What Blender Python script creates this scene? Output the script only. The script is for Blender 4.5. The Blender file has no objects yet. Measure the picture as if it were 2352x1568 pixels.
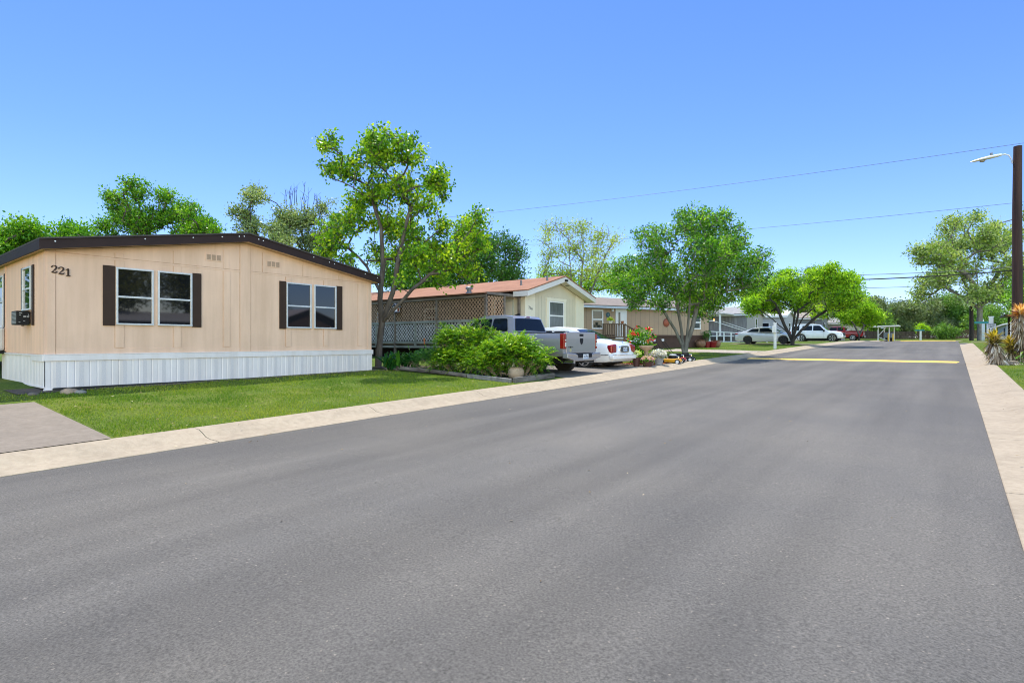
import bpy, bmesh, math, random
import numpy as np
from mathutils import Vector, Matrix, noise as mnoise
SC = bpy.context.scene
COL = SC.collection
# ------------------------------------------------------------------ camera, sky, sun, exposure
TH = math.radians(38.5)
cam = bpy.data.cameras.new("camera"); camo = bpy.data.objects.new("camera", cam); COL.objects.link(camo)
cam.sensor_width = 36.0; cam.lens = 36.0 * 1276.0 / 2352.0
cam.clip_start = 0.05; cam.clip_end = 3000
camo.location = (0, 0, 0); camo.rotation_euler = (math.radians(90), 0, TH)
SC.camera = camo
SUN = Vector((-0.30, 0.24, 1.0)).normalized()
W = bpy.data.worlds.new("World"); SC.world = W; W.use_nodes = True
nt = W.node_tree; nt.nodes.clear()
sky = nt.nodes.new('ShaderNodeTexSky'); sky.sky_type = 'NISHITA'; sky.sun_disc = False
sky.sun_elevation = math.asin(SUN.z); sky.sun_rotation = math.atan2(SUN.x, SUN.y)
sky.altitude = 0; sky.air_density = 1.0; sky.dust_density = 0.25; sky.ozone_density = 2.6
bg = nt.nodes.new('ShaderNodeBackground'); bg.inputs['Strength'].default_value = 0.15
wo = nt.nodes.new('ShaderNodeOutputWorld')
# clear deep blue over the street; warm gain added behind the viewer fills shaded walls
tcw = nt.nodes.new('ShaderNodeTexCoord'); sxyz = nt.nodes.new('ShaderNodeSeparateXYZ'); rw = nt.nodes.new('ShaderNodeValToRGB'); mw = nt.nodes.new('ShaderNodeVectorMath'); mw.operation = 'MULTIPLY'
nt.links.new(tcw.outputs['Generated'], sxyz.inputs[0]); nt.links.new(sxyz.outputs['Z'], rw.inputs[0])
SKYR = [(0.0, (.56,.60,.80)), (.10, (.50,.58,.82)), (.30, (.395,.515,.80)), (.54, (.335,.475,.80)), (.72, (.50,.56,.75))]
er = rw.color_ramp.elements; er[0].position, er[0].color = SKYR[0][0], (*SKYR[0][1], 1); er[1].position, er[1].color = SKYR[-1][0], (*SKYR[-1][1], 1)
for p_, c_ in SKYR[1:-1]: q_ = er.new(p_); q_.color = (*c_, 1)
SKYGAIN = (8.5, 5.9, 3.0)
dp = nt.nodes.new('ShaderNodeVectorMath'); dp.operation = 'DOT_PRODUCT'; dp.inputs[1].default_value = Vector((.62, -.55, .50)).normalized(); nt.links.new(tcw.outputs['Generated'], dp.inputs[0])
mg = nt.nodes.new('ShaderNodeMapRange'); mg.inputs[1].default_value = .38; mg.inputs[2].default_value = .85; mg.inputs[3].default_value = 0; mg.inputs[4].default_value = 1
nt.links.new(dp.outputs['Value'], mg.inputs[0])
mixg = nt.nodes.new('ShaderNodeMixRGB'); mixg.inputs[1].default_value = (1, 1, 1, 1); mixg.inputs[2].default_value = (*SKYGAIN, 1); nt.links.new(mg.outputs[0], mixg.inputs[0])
mw2 = nt.nodes.new('ShaderNodeVectorMath'); mw2.operation = 'MULTIPLY'
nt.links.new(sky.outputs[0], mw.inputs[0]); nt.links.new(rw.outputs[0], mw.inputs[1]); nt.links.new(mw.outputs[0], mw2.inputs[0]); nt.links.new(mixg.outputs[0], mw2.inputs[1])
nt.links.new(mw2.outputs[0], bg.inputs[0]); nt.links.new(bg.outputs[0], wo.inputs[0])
sl = bpy.data.lights.new("sun", 'SUN'); sl.energy = 3.4; sl.angle = math.radians(0.53); sl.color = (1.0, 0.935, 0.83)
so = bpy.data.objects.new("sun", sl); COL.objects.link(so); so.location = (0, 0, 40)
so.rotation_euler = SUN.to_track_quat('Z', 'Y').to_euler()
SC.view_settings.view_transform = 'Standard'; SC.view_settings.look = 'None'
SC.view_settings.exposure = 0.95; SC.view_settings.gamma = 1.0
SC.cycles.filter_width = 1.05; SC.cycles.max_bounces = 8; SC.cycles.diffuse_bounces = 4; SC.cycles.transparent_max_bounces = 12

# ------------------------------------------------------------------ ground height (metres, eye = 0)
def zr(Y):
    return float(np.interp(Y, [-60,0,55,64,75,100,112,118,200,400], [-2.8,-1.5,-.285,-.13,-.04,.02,.25,.42,1.0,2.0]))
def zg(X, Y):
    if -8.1 <= X <= .37: return zr(Y)
    if X > 0: return zr(Y) + min(.1, .1*(X-.37)/.6)
    k = float(np.interp(Y, [-60,3,11,25,50,80], [.05,.048,.034,.02,.01,0.0]))
    return zr(Y) + min(.1, (-8.1-X)/.9*.1) + k*max(0, min(8, -X-9))

# ------------------------------------------------------------------ materials
MATS = {}
def _new(name):
    m = bpy.data.materials.new(name); m.use_nodes = True; n = m.node_tree
    return m, n, n.nodes['Principled BSDF']
def _in(b, k, v):
    if k in b.inputs: b.inputs[k].default_value = v
def mat(name, col, rough=.6, var=.12, scale=3.0, bump=0.0, bscale=60.0, metal=0.0, coat=0.0, spec=.5, stretch=(1,1,1), col2=None, detail=6, ior=None, emit=None, aniso=None):
    """procedural principled material: base colour varied by noise, optional bump"""
    if name in MATS: return MATS[name]
    m, n, b = _new(name); N = n.nodes; L = n.links
    tc = N.new('ShaderNodeTexCoord'); mp = N.new('ShaderNodeMapping'); mp.inputs['Scale'].default_value = stretch
    L.new(tc.outputs['Object'], mp.inputs[0])
    no = N.new('ShaderNodeTexNoise'); no.inputs['Scale'].default_value = scale; no.inputs['Detail'].default_value = detail; no.inputs['Roughness'].default_value = .6
    L.new(mp.outputs[0], no.inputs['Vector'])
    cr = N.new('ShaderNodeValToRGB'); L.new(no.outputs['Fac'], cr.inputs[0])
    c = Vector(col[:3]); a = c*(1-var); d = Vector(col2[:3]) if col2 else c*(1+var)
    cr.color_ramp.elements[0].position = .3; cr.color_ramp.elements[1].position = .7
    cr.color_ramp.elements[0].color = (*a, 1); cr.color_ramp.elements[1].color = (*d, 1)
    L.new(cr.outputs[0], b.inputs['Base Color'])
    b.inputs['Roughness'].default_value = rough; b.inputs['Metallic'].default_value = metal
    _in(b, 'Coat Weight', coat); _in(b, 'Coat Roughness', .05); _in(b, 'Specular IOR Level', spec)
    if ior: _in(b, 'IOR', ior)
    if emit: _in(b, 'Emission Color', (*emit[:3], 1)); _in(b, 'Emission Strength', emit[3])
    if bump:
        n2 = N.new('ShaderNodeTexNoise'); n2.inputs['Scale'].default_value = bscale; n2.inputs['Detail'].default_value = 4
        L.new(mp.outputs[0], n2.inputs['Vector'])
        bp = N.new('ShaderNodeBump'); bp.inputs['Strength'].default_value = bump; bp.inputs['Distance'].default_value = .02
        L.new(n2.outputs['Fac'], bp.inputs['Height']); L.new(bp.outputs[0], b.inputs['Normal'])
    MATS[name] = m; return m
def leafmat(name, dark, mid, light, trans=.35, rough=.4):
    if name in MATS: return MATS[name]
    m, n, b = _new(name); N = n.nodes; L = n.links
    at = N.new('ShaderNodeAttribute'); at.attribute_name = 'rnd'
    cr = N.new('ShaderNodeValToRGB'); L.new(at.outputs['Fac'], cr.inputs[0])
    e = cr.color_ramp.elements; e[0].position = .1; e[0].color = (*dark, 1); e[1].position = .95; e[1].color = (*light, 1)
    q = e.new(.5); q.color = (*mid, 1)
    L.new(cr.outputs[0], b.inputs['Base Color']); b.inputs['Roughness'].default_value = rough
    _in(b, 'Specular IOR Level', .18)
    trans = trans*.85; t = N.new('ShaderNodeBsdfTranslucent')
    mx = N.new('ShaderNodeMixRGB'); mx.blend_type = 'MULTIPLY'; mx.inputs[0].default_value = 1; mx.inputs[2].default_value = (1.6, 1.7, .55, 1)
    L.new(cr.outputs[0], mx.inputs[1]); L.new(mx.outputs[0], t.inputs['Color'])
    ms = N.new('ShaderNodeMixShader'); ms.inputs[0].default_value = trans
    out = N['Material Output']
    L.new(b.outputs[0], ms.inputs[1]); L.new(t.outputs[0], ms.inputs[2]); L.new(ms.outputs[0], out.inputs[0])
    MATS[name] = m; return m

# ------------------------------------------------------------------ mesh building
def streak(m, lo=.86, hi=1.05, sc=2.2, st=(1.4, 1.4, .12)):
    """faint vertical weathering streaks multiplied into the base colour"""
    n = m.node_tree; N = n.nodes; L = n.links; b = N['Principled BSDF']; tc = N.new('ShaderNodeTexCoord'); mp = N.new('ShaderNodeMapping'); mp.inputs['Scale'].default_value = st
    L.new(tc.outputs['Object'], mp.inputs[0]); f = N.new('ShaderNodeTexNoise'); f.inputs['Scale'].default_value = sc; f.inputs['Detail'].default_value = 7; f.inputs['Roughness'].default_value = .65; L.new(mp.outputs[0], f.inputs['Vector'])
    r = N.new('ShaderNodeValToRGB'); L.new(f.outputs['Fac'], r.inputs[0]); e = r.color_ramp.elements; e[0].position = .36; e[0].color = (lo, lo*.98, lo*.95, 1); e[1].position = .62; e[1].color = (hi, hi, hi, 1)
    src = b.inputs['Base Color'].links[0].from_socket; x = N.new('ShaderNodeMixRGB'); x.blend_type = 'MULTIPLY'; x.inputs[0].default_value = 1; L.new(src, x.inputs[1]); L.new(r.outputs[0], x.inputs[2]); L.new(x.outputs[0], b.inputs['Base Color']); return m
class MB:
    def __init__(s, M=None): s.v = []; s.f = []; s.r = []; s.M = M
    def add(s, vs, fs, rnd=0.5):
        o = len(s.v)
        for p in vs:
            p = Vector(p); s.v.append(tuple(s.M @ p) if s.M else tuple(p)); s.r.append(rnd)
        for f in fs: s.f.append(tuple(i+o for i in f))
        return s
    def box(s, x0, x1, y0, y1, z0, z1, M=None, rnd=.5):
        vs = [(x0,y0,z0),(x1,y0,z0),(x1,y1,z0),(x0,y1,z0),(x0,y0,z1),(x1,y0,z1),(x1,y1,z1),(x0,y1,z1)]
        if M: vs = [M @ Vector(p) for p in vs]
        return s.add(vs, [(0,3,2,1),(4,5,6,7),(0,1,5,4),(1,2,6,5),(2,3,7,6),(3,0,4,7)], rnd)
    def bar(s, p0, p1, w, h, up=(0,0,1), rnd=.5):
        p0 = Vector(p0); p1 = Vector(p1); d = (p1-p0); u = Vector(up)
        sd = d.cross(u).normalized()*w/2; uu = sd.cross(d).normalized()*h/2
        vs = [p0-sd-uu, p0+sd-uu, p0+sd+uu, p0-sd+uu, p1-sd-uu, p1+sd-uu, p1+sd+uu, p1-sd+uu]
        return s.add(vs, [(0,1,2,3),(7,6,5,4),(0,4,5,1),(1,5,6,2),(2,6,7,3),(3,7,4,0)], rnd)
    def prism(s, pts, axis, a, b, rnd=.5):
        """2D polygon extruded along axis ('x','y','z') from a to b"""
        n = len(pts)
        def P(p, t): return {'x': (t, p[0], p[1]), 'y': (p[0], t, p[1]), 'z': (p[0], p[1], t)}[axis]
        vs = [P(p, a) for p in pts] + [P(p, b) for p in pts]
        fs = [tuple(range(n)), tuple(range(2*n-1, n-1, -1))] + [(i, i+n, (i+1) % n+n, (i+1) % n) for i in range(n)]
        return s.add(vs, fs, rnd)
    def tube(s, pts, rad, n=8, cap=True, rnd=.5):
        pts = [Vector(p) for p in pts]; m = len(pts)
        if not hasattr(rad, '__len__'): rad = [rad]*m
        prev = None; vs = []; fs = []
        for i, p in enumerate(pts):
            d = (pts[min(i+1, m-1)]-pts[max(i-1, 0)]).normalized()
            if prev is None: a = d.orthogonal().normalized()
            else:
                a = prev-d*prev.dot(d)
                a = a.normalized() if a.length > 1e-6 else d.orthogonal().normalized()
            prev = a; b = d.cross(a)
            for k in range(n):
                t = 2*math.pi*k/n; vs.append(p+(a*math.cos(t)+b*math.sin(t))*rad[i])
        for i in range(m-1):
            for k in range(n):
                k2 = (k+1) % n; fs.append((i*n+k, i*n+k2, (i+1)*n+k2, (i+1)*n+k))
        if cap: fs.append(tuple(range(n-1, -1, -1))); fs.append(tuple((m-1)*n+k for k in range(n)))
        return s.add(vs, fs, rnd)
    def lathe(s, prof, c=(0,0,0), n=24, axis='z', rnd=.5, wave=None):
        vs = []; fs = []; m = len(prof); c = Vector(c)
        for (r, h) in prof:
            for k in range(n):
                t = 2*math.pi*k/n; rr = r*(1+(wave[0]*math.cos(wave[1]*t) if wave and h > wave[2] else 0))
                x, y = rr*math.cos(t), rr*math.sin(t)
                vs.append(c+Vector({'z': (x, y, h), 'y': (x, h, y), 'x': (h, x, y)}[axis]))
        for i in range(m-1):
            for k in range(n):
                k2 = (k+1) % n; fs.append((i*n+k, i*n+k2, (i+1)*n+k2, (i+1)*n+k))
        fs.append(tuple(range(n-1, -1, -1))); fs.append(tuple((m-1)*n+k for k in range(n)))
        return s.add(vs, fs, rnd)
    def build(s, name, mt, parent=None, smooth=None, bevel=None, attr=False, fix=True):
        me = bpy.data.meshes.new(name); me.from_pydata(s.v, [], s.f); me.update()
        if fix:
            bm = bmesh.new(); bm.from_mesh(me); bmesh.ops.recalc_face_normals(bm, faces=bm.faces); bm.to_mesh(me); bm.free()
        if attr:
            at = me.attributes.new('rnd', 'FLOAT', 'POINT'); at.data.foreach_set('value', s.r)
        o = bpy.data.objects.new(name, me); COL.objects.link(o)
        if mt: me.materials.append(mt)
        if smooth:
            for p in me.polygons: p.use_smooth = True
            me.set_sharp_from_angle(angle=math.radians(smooth))
        if bevel:
            b = o.modifiers.new('bevel', 'BEVEL'); b.width = bevel; b.segments = 2; b.limit_method = 'ANGLE'
        if parent: o.parent = parent
        return o
def tag(o, label=None, cat=None, group=None, kind=None):
    if label: o['label'] = label
    if cat: o['category'] = cat
    if group: o['group'] = group
    if kind: o['kind'] = kind
    return o
def thing(name, label, cat, loc=(0,0,0), rz=0.0, group=None):
    o = bpy.data.objects.new(name, None); COL.objects.link(o); o.empty_display_size = .2
    o.location = loc; o.rotation_euler = (0, 0, rz); return tag(o, label, cat, group)
def struct(mb, name, m, **k): return tag(mb.build(name, m, **k), kind='structure')
def copy_tree(o, parent=None):
    c = o.copy(); COL.objects.link(c); c.parent = parent
    for ch in [x for x in COL.objects if x.parent == o]: copy_tree(ch, c)
    return c
def text(s, size, M, name, mt, parent, depth=.004, bold=0.0, xs=1.0, align='CENTER'):
    cu = bpy.data.curves.new(name, 'FONT'); cu.body = s; cu.size = size; cu.extrude = depth; cu.offset = bold; cu.align_x = align; cu.align_y = 'CENTER'; cu.resolution_u = 3
    t = bpy.data.objects.new(name, cu); COL.objects.link(t); bpy.context.view_layer.update()
    me = bpy.data.meshes.new_from_object(t.evaluated_get(bpy.context.evaluated_depsgraph_get()))
    bpy.data.objects.remove(t); me.transform(M @ Matrix.Diagonal((xs, 1, 1, 1))); me.materials.clear(); me.materials.append(mt)
    o = bpy.data.objects.new(name, me); COL.objects.link(o); o.parent = parent; return o
def facing(o, xdir, up=(0,0,1)):
    """matrix whose local X runs along xdir, local Y along up, at o (for text and flat marks)"""
    x = Vector(xdir).normalized(); y = Vector(up); y = (y-x*y.dot(x)).normalized(); z = x.cross(y)
    m = Matrix((x, y, z)).transposed().to_4x4(); m.translation = Vector(o); return m
RNG = np.random.default_rng(7)
random.seed(7)

# ------------------------------------------------------------------ ground, road, kerbs
def gridmesh(name, xs, ys, zf, m, kind='structure'):
    nx, ny = len(xs), len(ys)
    vs = [(x, y, zf(x, y)) for y in ys for x in xs]
    fs = [(j*nx+i, j*nx+i+1, (j+1)*nx+i+1, (j+1)*nx+i) for j in range(ny-1) for i in range(nx-1)]
    mb = MB(); mb.v = vs; mb.f = fs; mb.r = [.5]*len(vs)
    return tag(mb.build(name, m, smooth=40, fix=False), kind=kind)
def ground_mat():
    m, n, b = _new('lawn'); N = n.nodes; L = n.links
    tc = N.new('ShaderNodeTexCoord')
    def nz(sc, det=6):
        t = N.new('ShaderNodeTexNoise'); t.inputs['Scale'].default_value = sc; t.inputs['Detail'].default_value = det; t.inputs['Roughness'].default_value = .62
        L.new(tc.outputs['Object'], t.inputs['Vector']); return t
    a = nz(.55); f = nz(22, 8); p = nz(3.2)
    def ramp(src, els):
        r = N.new('ShaderNodeValToRGB'); L.new(src, r.inputs[0]); e = r.color_ramp.elements
        e[0].position, e[0].color = els[0]; e[1].position, e[1].color = els[-1]
        for q in els[1:-1]:
            x = e.new(q[0]); x.color = q[1]
        return r
    r1 = ramp(a.outputs['Fac'], [(.3, (.045,.090,.010,1)), (.5, (.080,.128,.014,1)), (.7, (.125,.155,.020,1))])
    r2 = ramp(f.outputs['Fac'], [(.3, (.35,.35,.35,1)), (.62, (1.35,1.3,1.2,1))])
    mx = N.new('ShaderNodeMixRGB'); mx.blend_type = 'MULTIPLY'; mx.inputs[0].default_value = 1
    L.new(r1.outputs[0], mx.inputs[1]); L.new(r2.outputs[0], mx.inputs[2])
    # dry straw patches
    r3 = ramp(p.outputs['Fac'], [(.60, (0,0,0,1)), (.74, (.55,.55,.55,1))])
    m2 = N.new('ShaderNodeMixRGB'); L.new(r3.outputs[0], m2.inputs[0]); L.new(mx.outputs[0], m2.inputs[1]); m2.inputs[2].default_value = (.17,.13,.055,1)
    L.new(m2.outputs[0], b.inputs['Base Color']); b.inputs['Roughness'].default_value = .9; _in(b, 'Specular IOR Level', .15)
    bp = N.new('ShaderNodeBump'); bp.inputs['Strength'].default_value = .8; bp.inputs['Distance'].default_value = .05
    L.new(f.outputs['Fac'], bp.inputs['Height']); L.new(bp.outputs[0], b.inputs['Normal'])
    return m
LAWN = ground_mat()
def asphalt_mat():
    m, n, b = _new('asphalt'); N = n.nodes; L = n.links
    tc = N.new('ShaderNodeTexCoord'); mp = N.new('ShaderNodeMapping'); mp.inputs['Scale'].default_value = (1, .06, 1)
    L.new(tc.outputs['Object'], mp.inputs[0])
    band = N.new('ShaderNodeTexNoise'); band.inputs['Scale'].default_value = 1.35; band.inputs['Detail'].default_value = 4; L.new(mp.outputs[0], band.inputs['Vector'])
    patch = N.new('ShaderNodeTexNoise'); patch.inputs['Scale'].default_value = .45; patch.inputs['Detail'].default_value = 5; L.new(tc.outputs['Object'], patch.inputs['Vector'])
    fine = N.new('ShaderNodeTexNoise'); fine.inputs['Scale'].default_value = 68; fine.inputs['Detail'].default_value = 5; fine.inputs['Roughness'].default_value = .75; L.new(tc.outputs['Object'], fine.inputs['Vector'])
    vor = N.new('ShaderNodeTexVoronoi'); vor.inputs['Scale'].default_value = 90; L.new(tc.outputs['Object'], vor.inputs['Vector'])
    def ramp(src, a, ca, z, cz):
        r = N.new('ShaderNodeValToRGB'); L.new(src, r.inputs[0]); e = r.color_ramp.elements
        e[0].position = a; e[0].color = (*ca, 1); e[1].position = z; e[1].color = (*cz, 1); return r
    r1 = ramp(band.outputs['Fac'], .36, (.090,.084,.075), .66, (.124,.116,.103))
    r2 = ramp(patch.outputs['Fac'], .35, (.90,.90,.92), .65, (1.10,1.08,1.06))
    r3 = ramp(fine.outputs['Fac'], .34, (.54,.54,.54), .64, (1.39,1.39,1.39))
    r4 = ramp(vor.outputs['Color'], .90, (1,1,1), .97, (2.1,2.0,1.85))
    def mul(a, c):
        x = N.new('ShaderNodeMixRGB'); x.blend_type = 'MULTIPLY'; x.inputs[0].default_value = 1; L.new(a.outputs[0], x.inputs[1]); L.new(c.outputs[0], x.inputs[2]); return x
    o = mul(mul(mul(r1, r2), r3), r4)
    L.new(o.outputs[0], b.inputs['Base Color']); b.inputs['Roughness'].default_value = .82; _in(b, 'Specular IOR Level', .3)
    bp = N.new('ShaderNodeBump'); bp.inputs['Strength'].default_value = .7; bp.inputs['Distance'].default_value = .012
    L.new(fine.outputs['Fac'], bp.inputs['Height']); L.new(bp.outputs[0], b.inputs['Normal'])
    return m
ASPH = asphalt_mat()
def conc(name, col, joint=None):
    m = mat(name, col, .85, .10, 1.6, .35, 40, spec=.25, detail=9)
    n = m.node_tree; N = n.nodes; L = n.links; b = N['Principled BSDF']
    tc = N.new('ShaderNodeTexCoord'); f = N.new('ShaderNodeTexNoise'); f.inputs['Scale'].default_value = 9; f.inputs['Detail'].default_value = 8; f.inputs['Roughness'].default_value = .7
    L.new(tc.outputs['Object'], f.inputs['Vector'])
    r = N.new('ShaderNodeValToRGB'); L.new(f.outputs['Fac'], r.inputs[0]); e = r.color_ramp.elements
    e[0].position = .38; e[0].color = (.90,.89,.87,1); e[1].position = .6; e[1].color = (1.07,1.07,1.07,1)
    src = b.inputs['Base Color'].links[0].from_socket
    x = N.new('ShaderNodeMixRGB'); x.blend_type = 'MULTIPLY'; x.inputs[0].default_value = 1
    L.new(src, x.inputs[1]); L.new(r.outputs[0], x.inputs[2]); L.new(x.outputs[0], b.inputs['Base Color'])
    return m
CONC = conc('kerb_concrete', (.318,.263,.193)); CONC2 = conc('drive_concrete', (.195,.163,.130))
YS = [-60,-40,-25,-15,-10,-6,-3] + list(np.arange(0, 40, 1.0)) + list(np.arange(40, 130, 2.5)) + [135,150,175,200,260,400]
XS = [-400,-250,-150,-100,-70,-50,-40,-34,-28,-24,-20,-17,-15.5,-14,-12.5,-11,-10,-9.0,-8.1,-4,.37,.97,1.15,2,3,5,8,12,20,30,45,70,110,180,300,400]
def gz(x, y):
    under = -8.9 < x < 1.0 and y < 104
    return zg(x, y) - (.06 if under else 0)
gridmesh('ground', XS, YS, gz, LAWN)
# road: main lane and the short arms of the junction
RY = [y for y in YS if y < 102] + [102.0]
gridmesh('road', [-8.1,-7,-5.5,-4,-2.5,-1,.37], RY, lambda x, y: zr(y)+.0, ASPH)
gridmesh('cross_road', [.37,3,6,12,25,60], [57.6,60,62.5], lambda x, y: max(zg(x, y), zr(y))+.012, ASPH)
gridmesh('cross_path', [1.2,6,12,25,60], [62.5,63.7], lambda x, y: zg(x, y)+.02, CONC)
# rolled kerbs
def kerb(name, x0, sgn, w, y0, y1, m, prof, step=3.05):
    mb = MB(); y = y0; k = 0
    while y < y1-.01:
        ye = min(y+step, y1); g = .006
        for (ya, yb) in ((y+g, (y+ye)/2), ((y+ye)/2, ye-g)):
            vs = []; jig = 0
            for yy in (ya, yb):
                for (t, h) in prof: vs.append((x0+sgn*t*w, yy, zr(yy)+h))
                vs.append((x0+sgn*w, yy, zr(yy)-.15)); vs.append((x0, yy, zr(yy)-.15))
            n = len(prof)+2
            mb.add(vs, [(i, i+n, (i+1) % n+n, (i+1) % n) for i in range(n)]+[tuple(range(n)), tuple(range(2*n-1, n-1, -1))])
        y = ye; k += 1
    return struct(mb, name, m, smooth=30)
PR = [(-.01,.006),(.0,.012),(.30,.018),(.45,.035),(.58,.085),(.70,.118),(.85,.125),(1.0,.118)]
kerb('kerb', -8.1, -1, .92, -30, 99.5, CONC, PR)
kerb('kerb', .37, 1, .80, -30, 57.2, CONC, [(-.01,.006),(0,.012),(.35,.02),(.55,.06),(.7,.105),(.85,.115),(1.0,.108)])
# far kerb closing the junction, painted yellow on its face
YEL = mat('yellow_paint', (.72,.47,.06), .6, .10, 4, .2, 60)
fk = MB()
fk.prism([(102.0,.0),(102.12,.14),(102.5,.14),(102.5,-.1),(102.0,-.1)], 'x', -30, 1.0)
struct(fk, 'far_kerb', CONC)
struct(MB().prism([(101.985,.0),(102.1,.150),(102.26,.150),(102.26,.144),(102.12,.144),(102.0,.0)], 'x', -6.3, .2), 'kerb_paint', YEL)
# speed hump with yellow paint
hp = []; HX = np.linspace(-8.05, .3, 18); 
def hump(name, x0, x1, y0, y1, h, lift, m, taper=0):
    xs = np.linspace(x0, x1, 90); ts = np.linspace(0, 1, 9)
    vs = []; fs = []
    for i, x in enumerate(xs):
        e = min(1, (x1-x)/taper, (x-x0)/taper) if taper else 1; e = max(e, .02)
        for t in ts:
            y = (y0+y1)/2+(t-.5)*(y1-y0)*(e**.5 if taper else 1); vs.append((x, y, zr(y)+lift+h*math.sin(math.pi*t)*e))
    for i in range(len(xs)-1):
        for j in range(len(ts)-1): fs.append((i*9+j, (i+1)*9+j, (i+1)*9+j+1, i*9+j+1))
    mb = MB(); mb.v = vs; mb.f = fs; mb.r = [.5]*len(vs); return tag(mb.build(name, m, smooth=40, fix=False), kind='structure')
hump('speed_hump', -8.0, .35, 26.9, 29.6, .065, .004, ASPH)
hump('hump_paint', -7.98, .36, 27.2, 29.4, .062, .016, YEL, .22)
# driveways and pads (sheets following the lawn)
def sheet(name, x0, x1, y0, y1, m, lift=.02, nx=8, ny=6, rag=0):
    xs = np.linspace(x0, x1, nx); ys = np.linspace(y0, y1, ny); vs = []; fs = []
    for j, y in enumerate(ys):
        for i, x in enumerate(xs):
            dy = dx = 0
            if rag:
                if j in (0, ny-1): dy = mnoise.noise(Vector((x*.9, y, 3)))*rag
                if i in (0, nx-1): dx = mnoise.noise(Vector((x, y*.9, 7)))*rag
            vs.append((x+dx, y+dy, zg(x+dx, y+dy)+lift))
    for j in range(ny-1):
        for i in range(nx-1): fs.append((j*nx+i, j*nx+i+1, (j+1)*nx+i+1, (j+1)*nx+i))
    mb = MB(); mb.v = vs; mb.f = fs; mb.r = [.5]*len(vs); return tag(mb.build(name, m, smooth=40), kind='structure')
sheet('driveway', -13.25, -8.99, -2.2, 2.53, CONC2, .03)
PADM = mat('worn_pad', (.15,.125,.10), .9, .35, 2.2, .5, 50, col2=(.20,.18,.155))
GRAV = mat('pale_gravel', (.30,.25,.20), .95, .3, 5, .8, 60, col2=(.46,.40,.33))
SOIL = mat('soil', (.07,.05,.035), .95, .4, 6, .8, 40)
sheet('parking_pad', -15.0, -9.0, 13.95, 19.95, PADM, .02, 10, 10)
sheet('gravel_patch', -14.6, -9.05, 32.4, 36.2, GRAV, .014, 24, 12, .55)
sheet('soil_strip', -15.6, -14.6, 2.5, 11.8, SOIL, .012, 4, 20, .12)
sheet('planting_bed_soil', -15.8, -9.4, 11.95, 13.75, SOIL, .03, 16, 6)
sheet('car_park_pad', -15.5, -9.05, 50.0, 52.6, CONC2, .016, 6, 4)
sheet('car_park_pad', -15.5, -9.05, 66.8, 69.4, CONC2, .016, 6, 4)
sheet('car_park_pad', -15.5, -9.05, 85.7, 88.5, CONC2, .016, 6, 4)
# ------------------------------------------------------------------ house builders
GLASS = mat('window_glass', (.006,.007,.010), .03, .05, 1, ior=1.8, spec=.5)
GLASSB = mat('curtained_glass', (.11,.12,.12), .12, .25, 2.5, ior=1.6, stretch=(1,6,.6))
WHITE = mat('white_paint', (.74,.74,.72), .5, .06, 2.5, .05, 30)
WHM = mat('white_metal', (.66,.68,.70), .38, .05, 3, metal=.0)
ALU = mat('aluminium_frame', (.62,.62,.62), .35, .08, 6, metal=.35)
BRN = mat('dark_brown_trim', (.028,.015,.013), .6, .15, 3, spec=.25)
BRN2 = mat('brown_shutter', (.040,.022,.014), .6, .1, 4, spec=.25)
BLK = mat('black_plastic', (.008,.008,.009), .5, .2, 5, spec=.25)
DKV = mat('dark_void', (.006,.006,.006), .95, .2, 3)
def window(par, wx, y0, y1, z0, z1, fm=ALU, gm=GLASS, fw=.04, mid=.5, face='x', sgn=1, off=.0):
    """window part (frame) with one pane sub-part; lies on plane x=wx (face 'x') or y=wx (face 'y')"""
    f = MB(); d = .045*sgn
    def bx(a, b, c, e, q0, q1):
        if face == 'x': f.box(min(wx+q0, wx+q1), max(wx+q0, wx+q1), a, b, c, e)
        else: f.box(a, b, min(wx+q0, wx+q1), max(wx+q0, wx+q1), c, e)
    bx(y0, y1, z1-fw, z1, 0, d); bx(y0, y1, z0, z0+fw, 0, d*1.2)
    bx(y0, y0+fw, z0+fw, z1-fw, 0, d*.98); bx(y1-fw, y1, z0+fw, z1-fw, 0, d*.98)
    if mid:
        zm = z0+(z1-z0)*mid; bx(y0+fw, y1-fw, zm-fw*.55, zm+fw*.55, 0, d*.8)
    w = f.build('window', fm, par, bevel=.004)
    g = MB()
    a, b = sorted((wx+.004*sgn, wx+.016*sgn))
    if face == 'x': g.box(a, b, y0+fw*.6, y1-fw*.6, z0+fw*.6, z1-fw*.6)
    else: g.box(y0+fw*.6, y1-fw*.6, a, b, z0+fw*.6, z1-fw*.6)
    g.build('pane', gm, w); return w
def shutter(par, wx, y0, y1, z0, z1, m=BRN2, face='x', sgn=1):
    mb = MB(); a, b = sorted((wx, wx+.022*sgn)); 
    if face == 'x':
        mb.box(a, b, y0, y1, z0, z1)
    else: mb.box(y0, y1, a, b, z0, z1)
    return mb.build('shutter', m, par, bevel=.004)
def ribbed(mb, u0, u1, z0, z1, plane, sgn, face, pitch, depth, duty=.25):
    """ribbed metal sheet: narrow V grooves every pitch"""
    us = []; u = u0
    while u < u1-1e-4:
        us += [(u, 0), (min(u+pitch*(1-duty), u1), 0), (min(u+pitch*(1-duty/2), u1), -depth)]; u += pitch
    us.append((u1, 0)); vs = []
    for (u, d) in us:
        for z in (z0, z1):
            p = plane+sgn*d; vs.append((p, u, z) if face == 'x' else (u, p, z))
    mb.add(vs, [(2*i, 2*i+2, 2*i+3, 2*i+1) for i in range(len(us)-1)])

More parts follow.
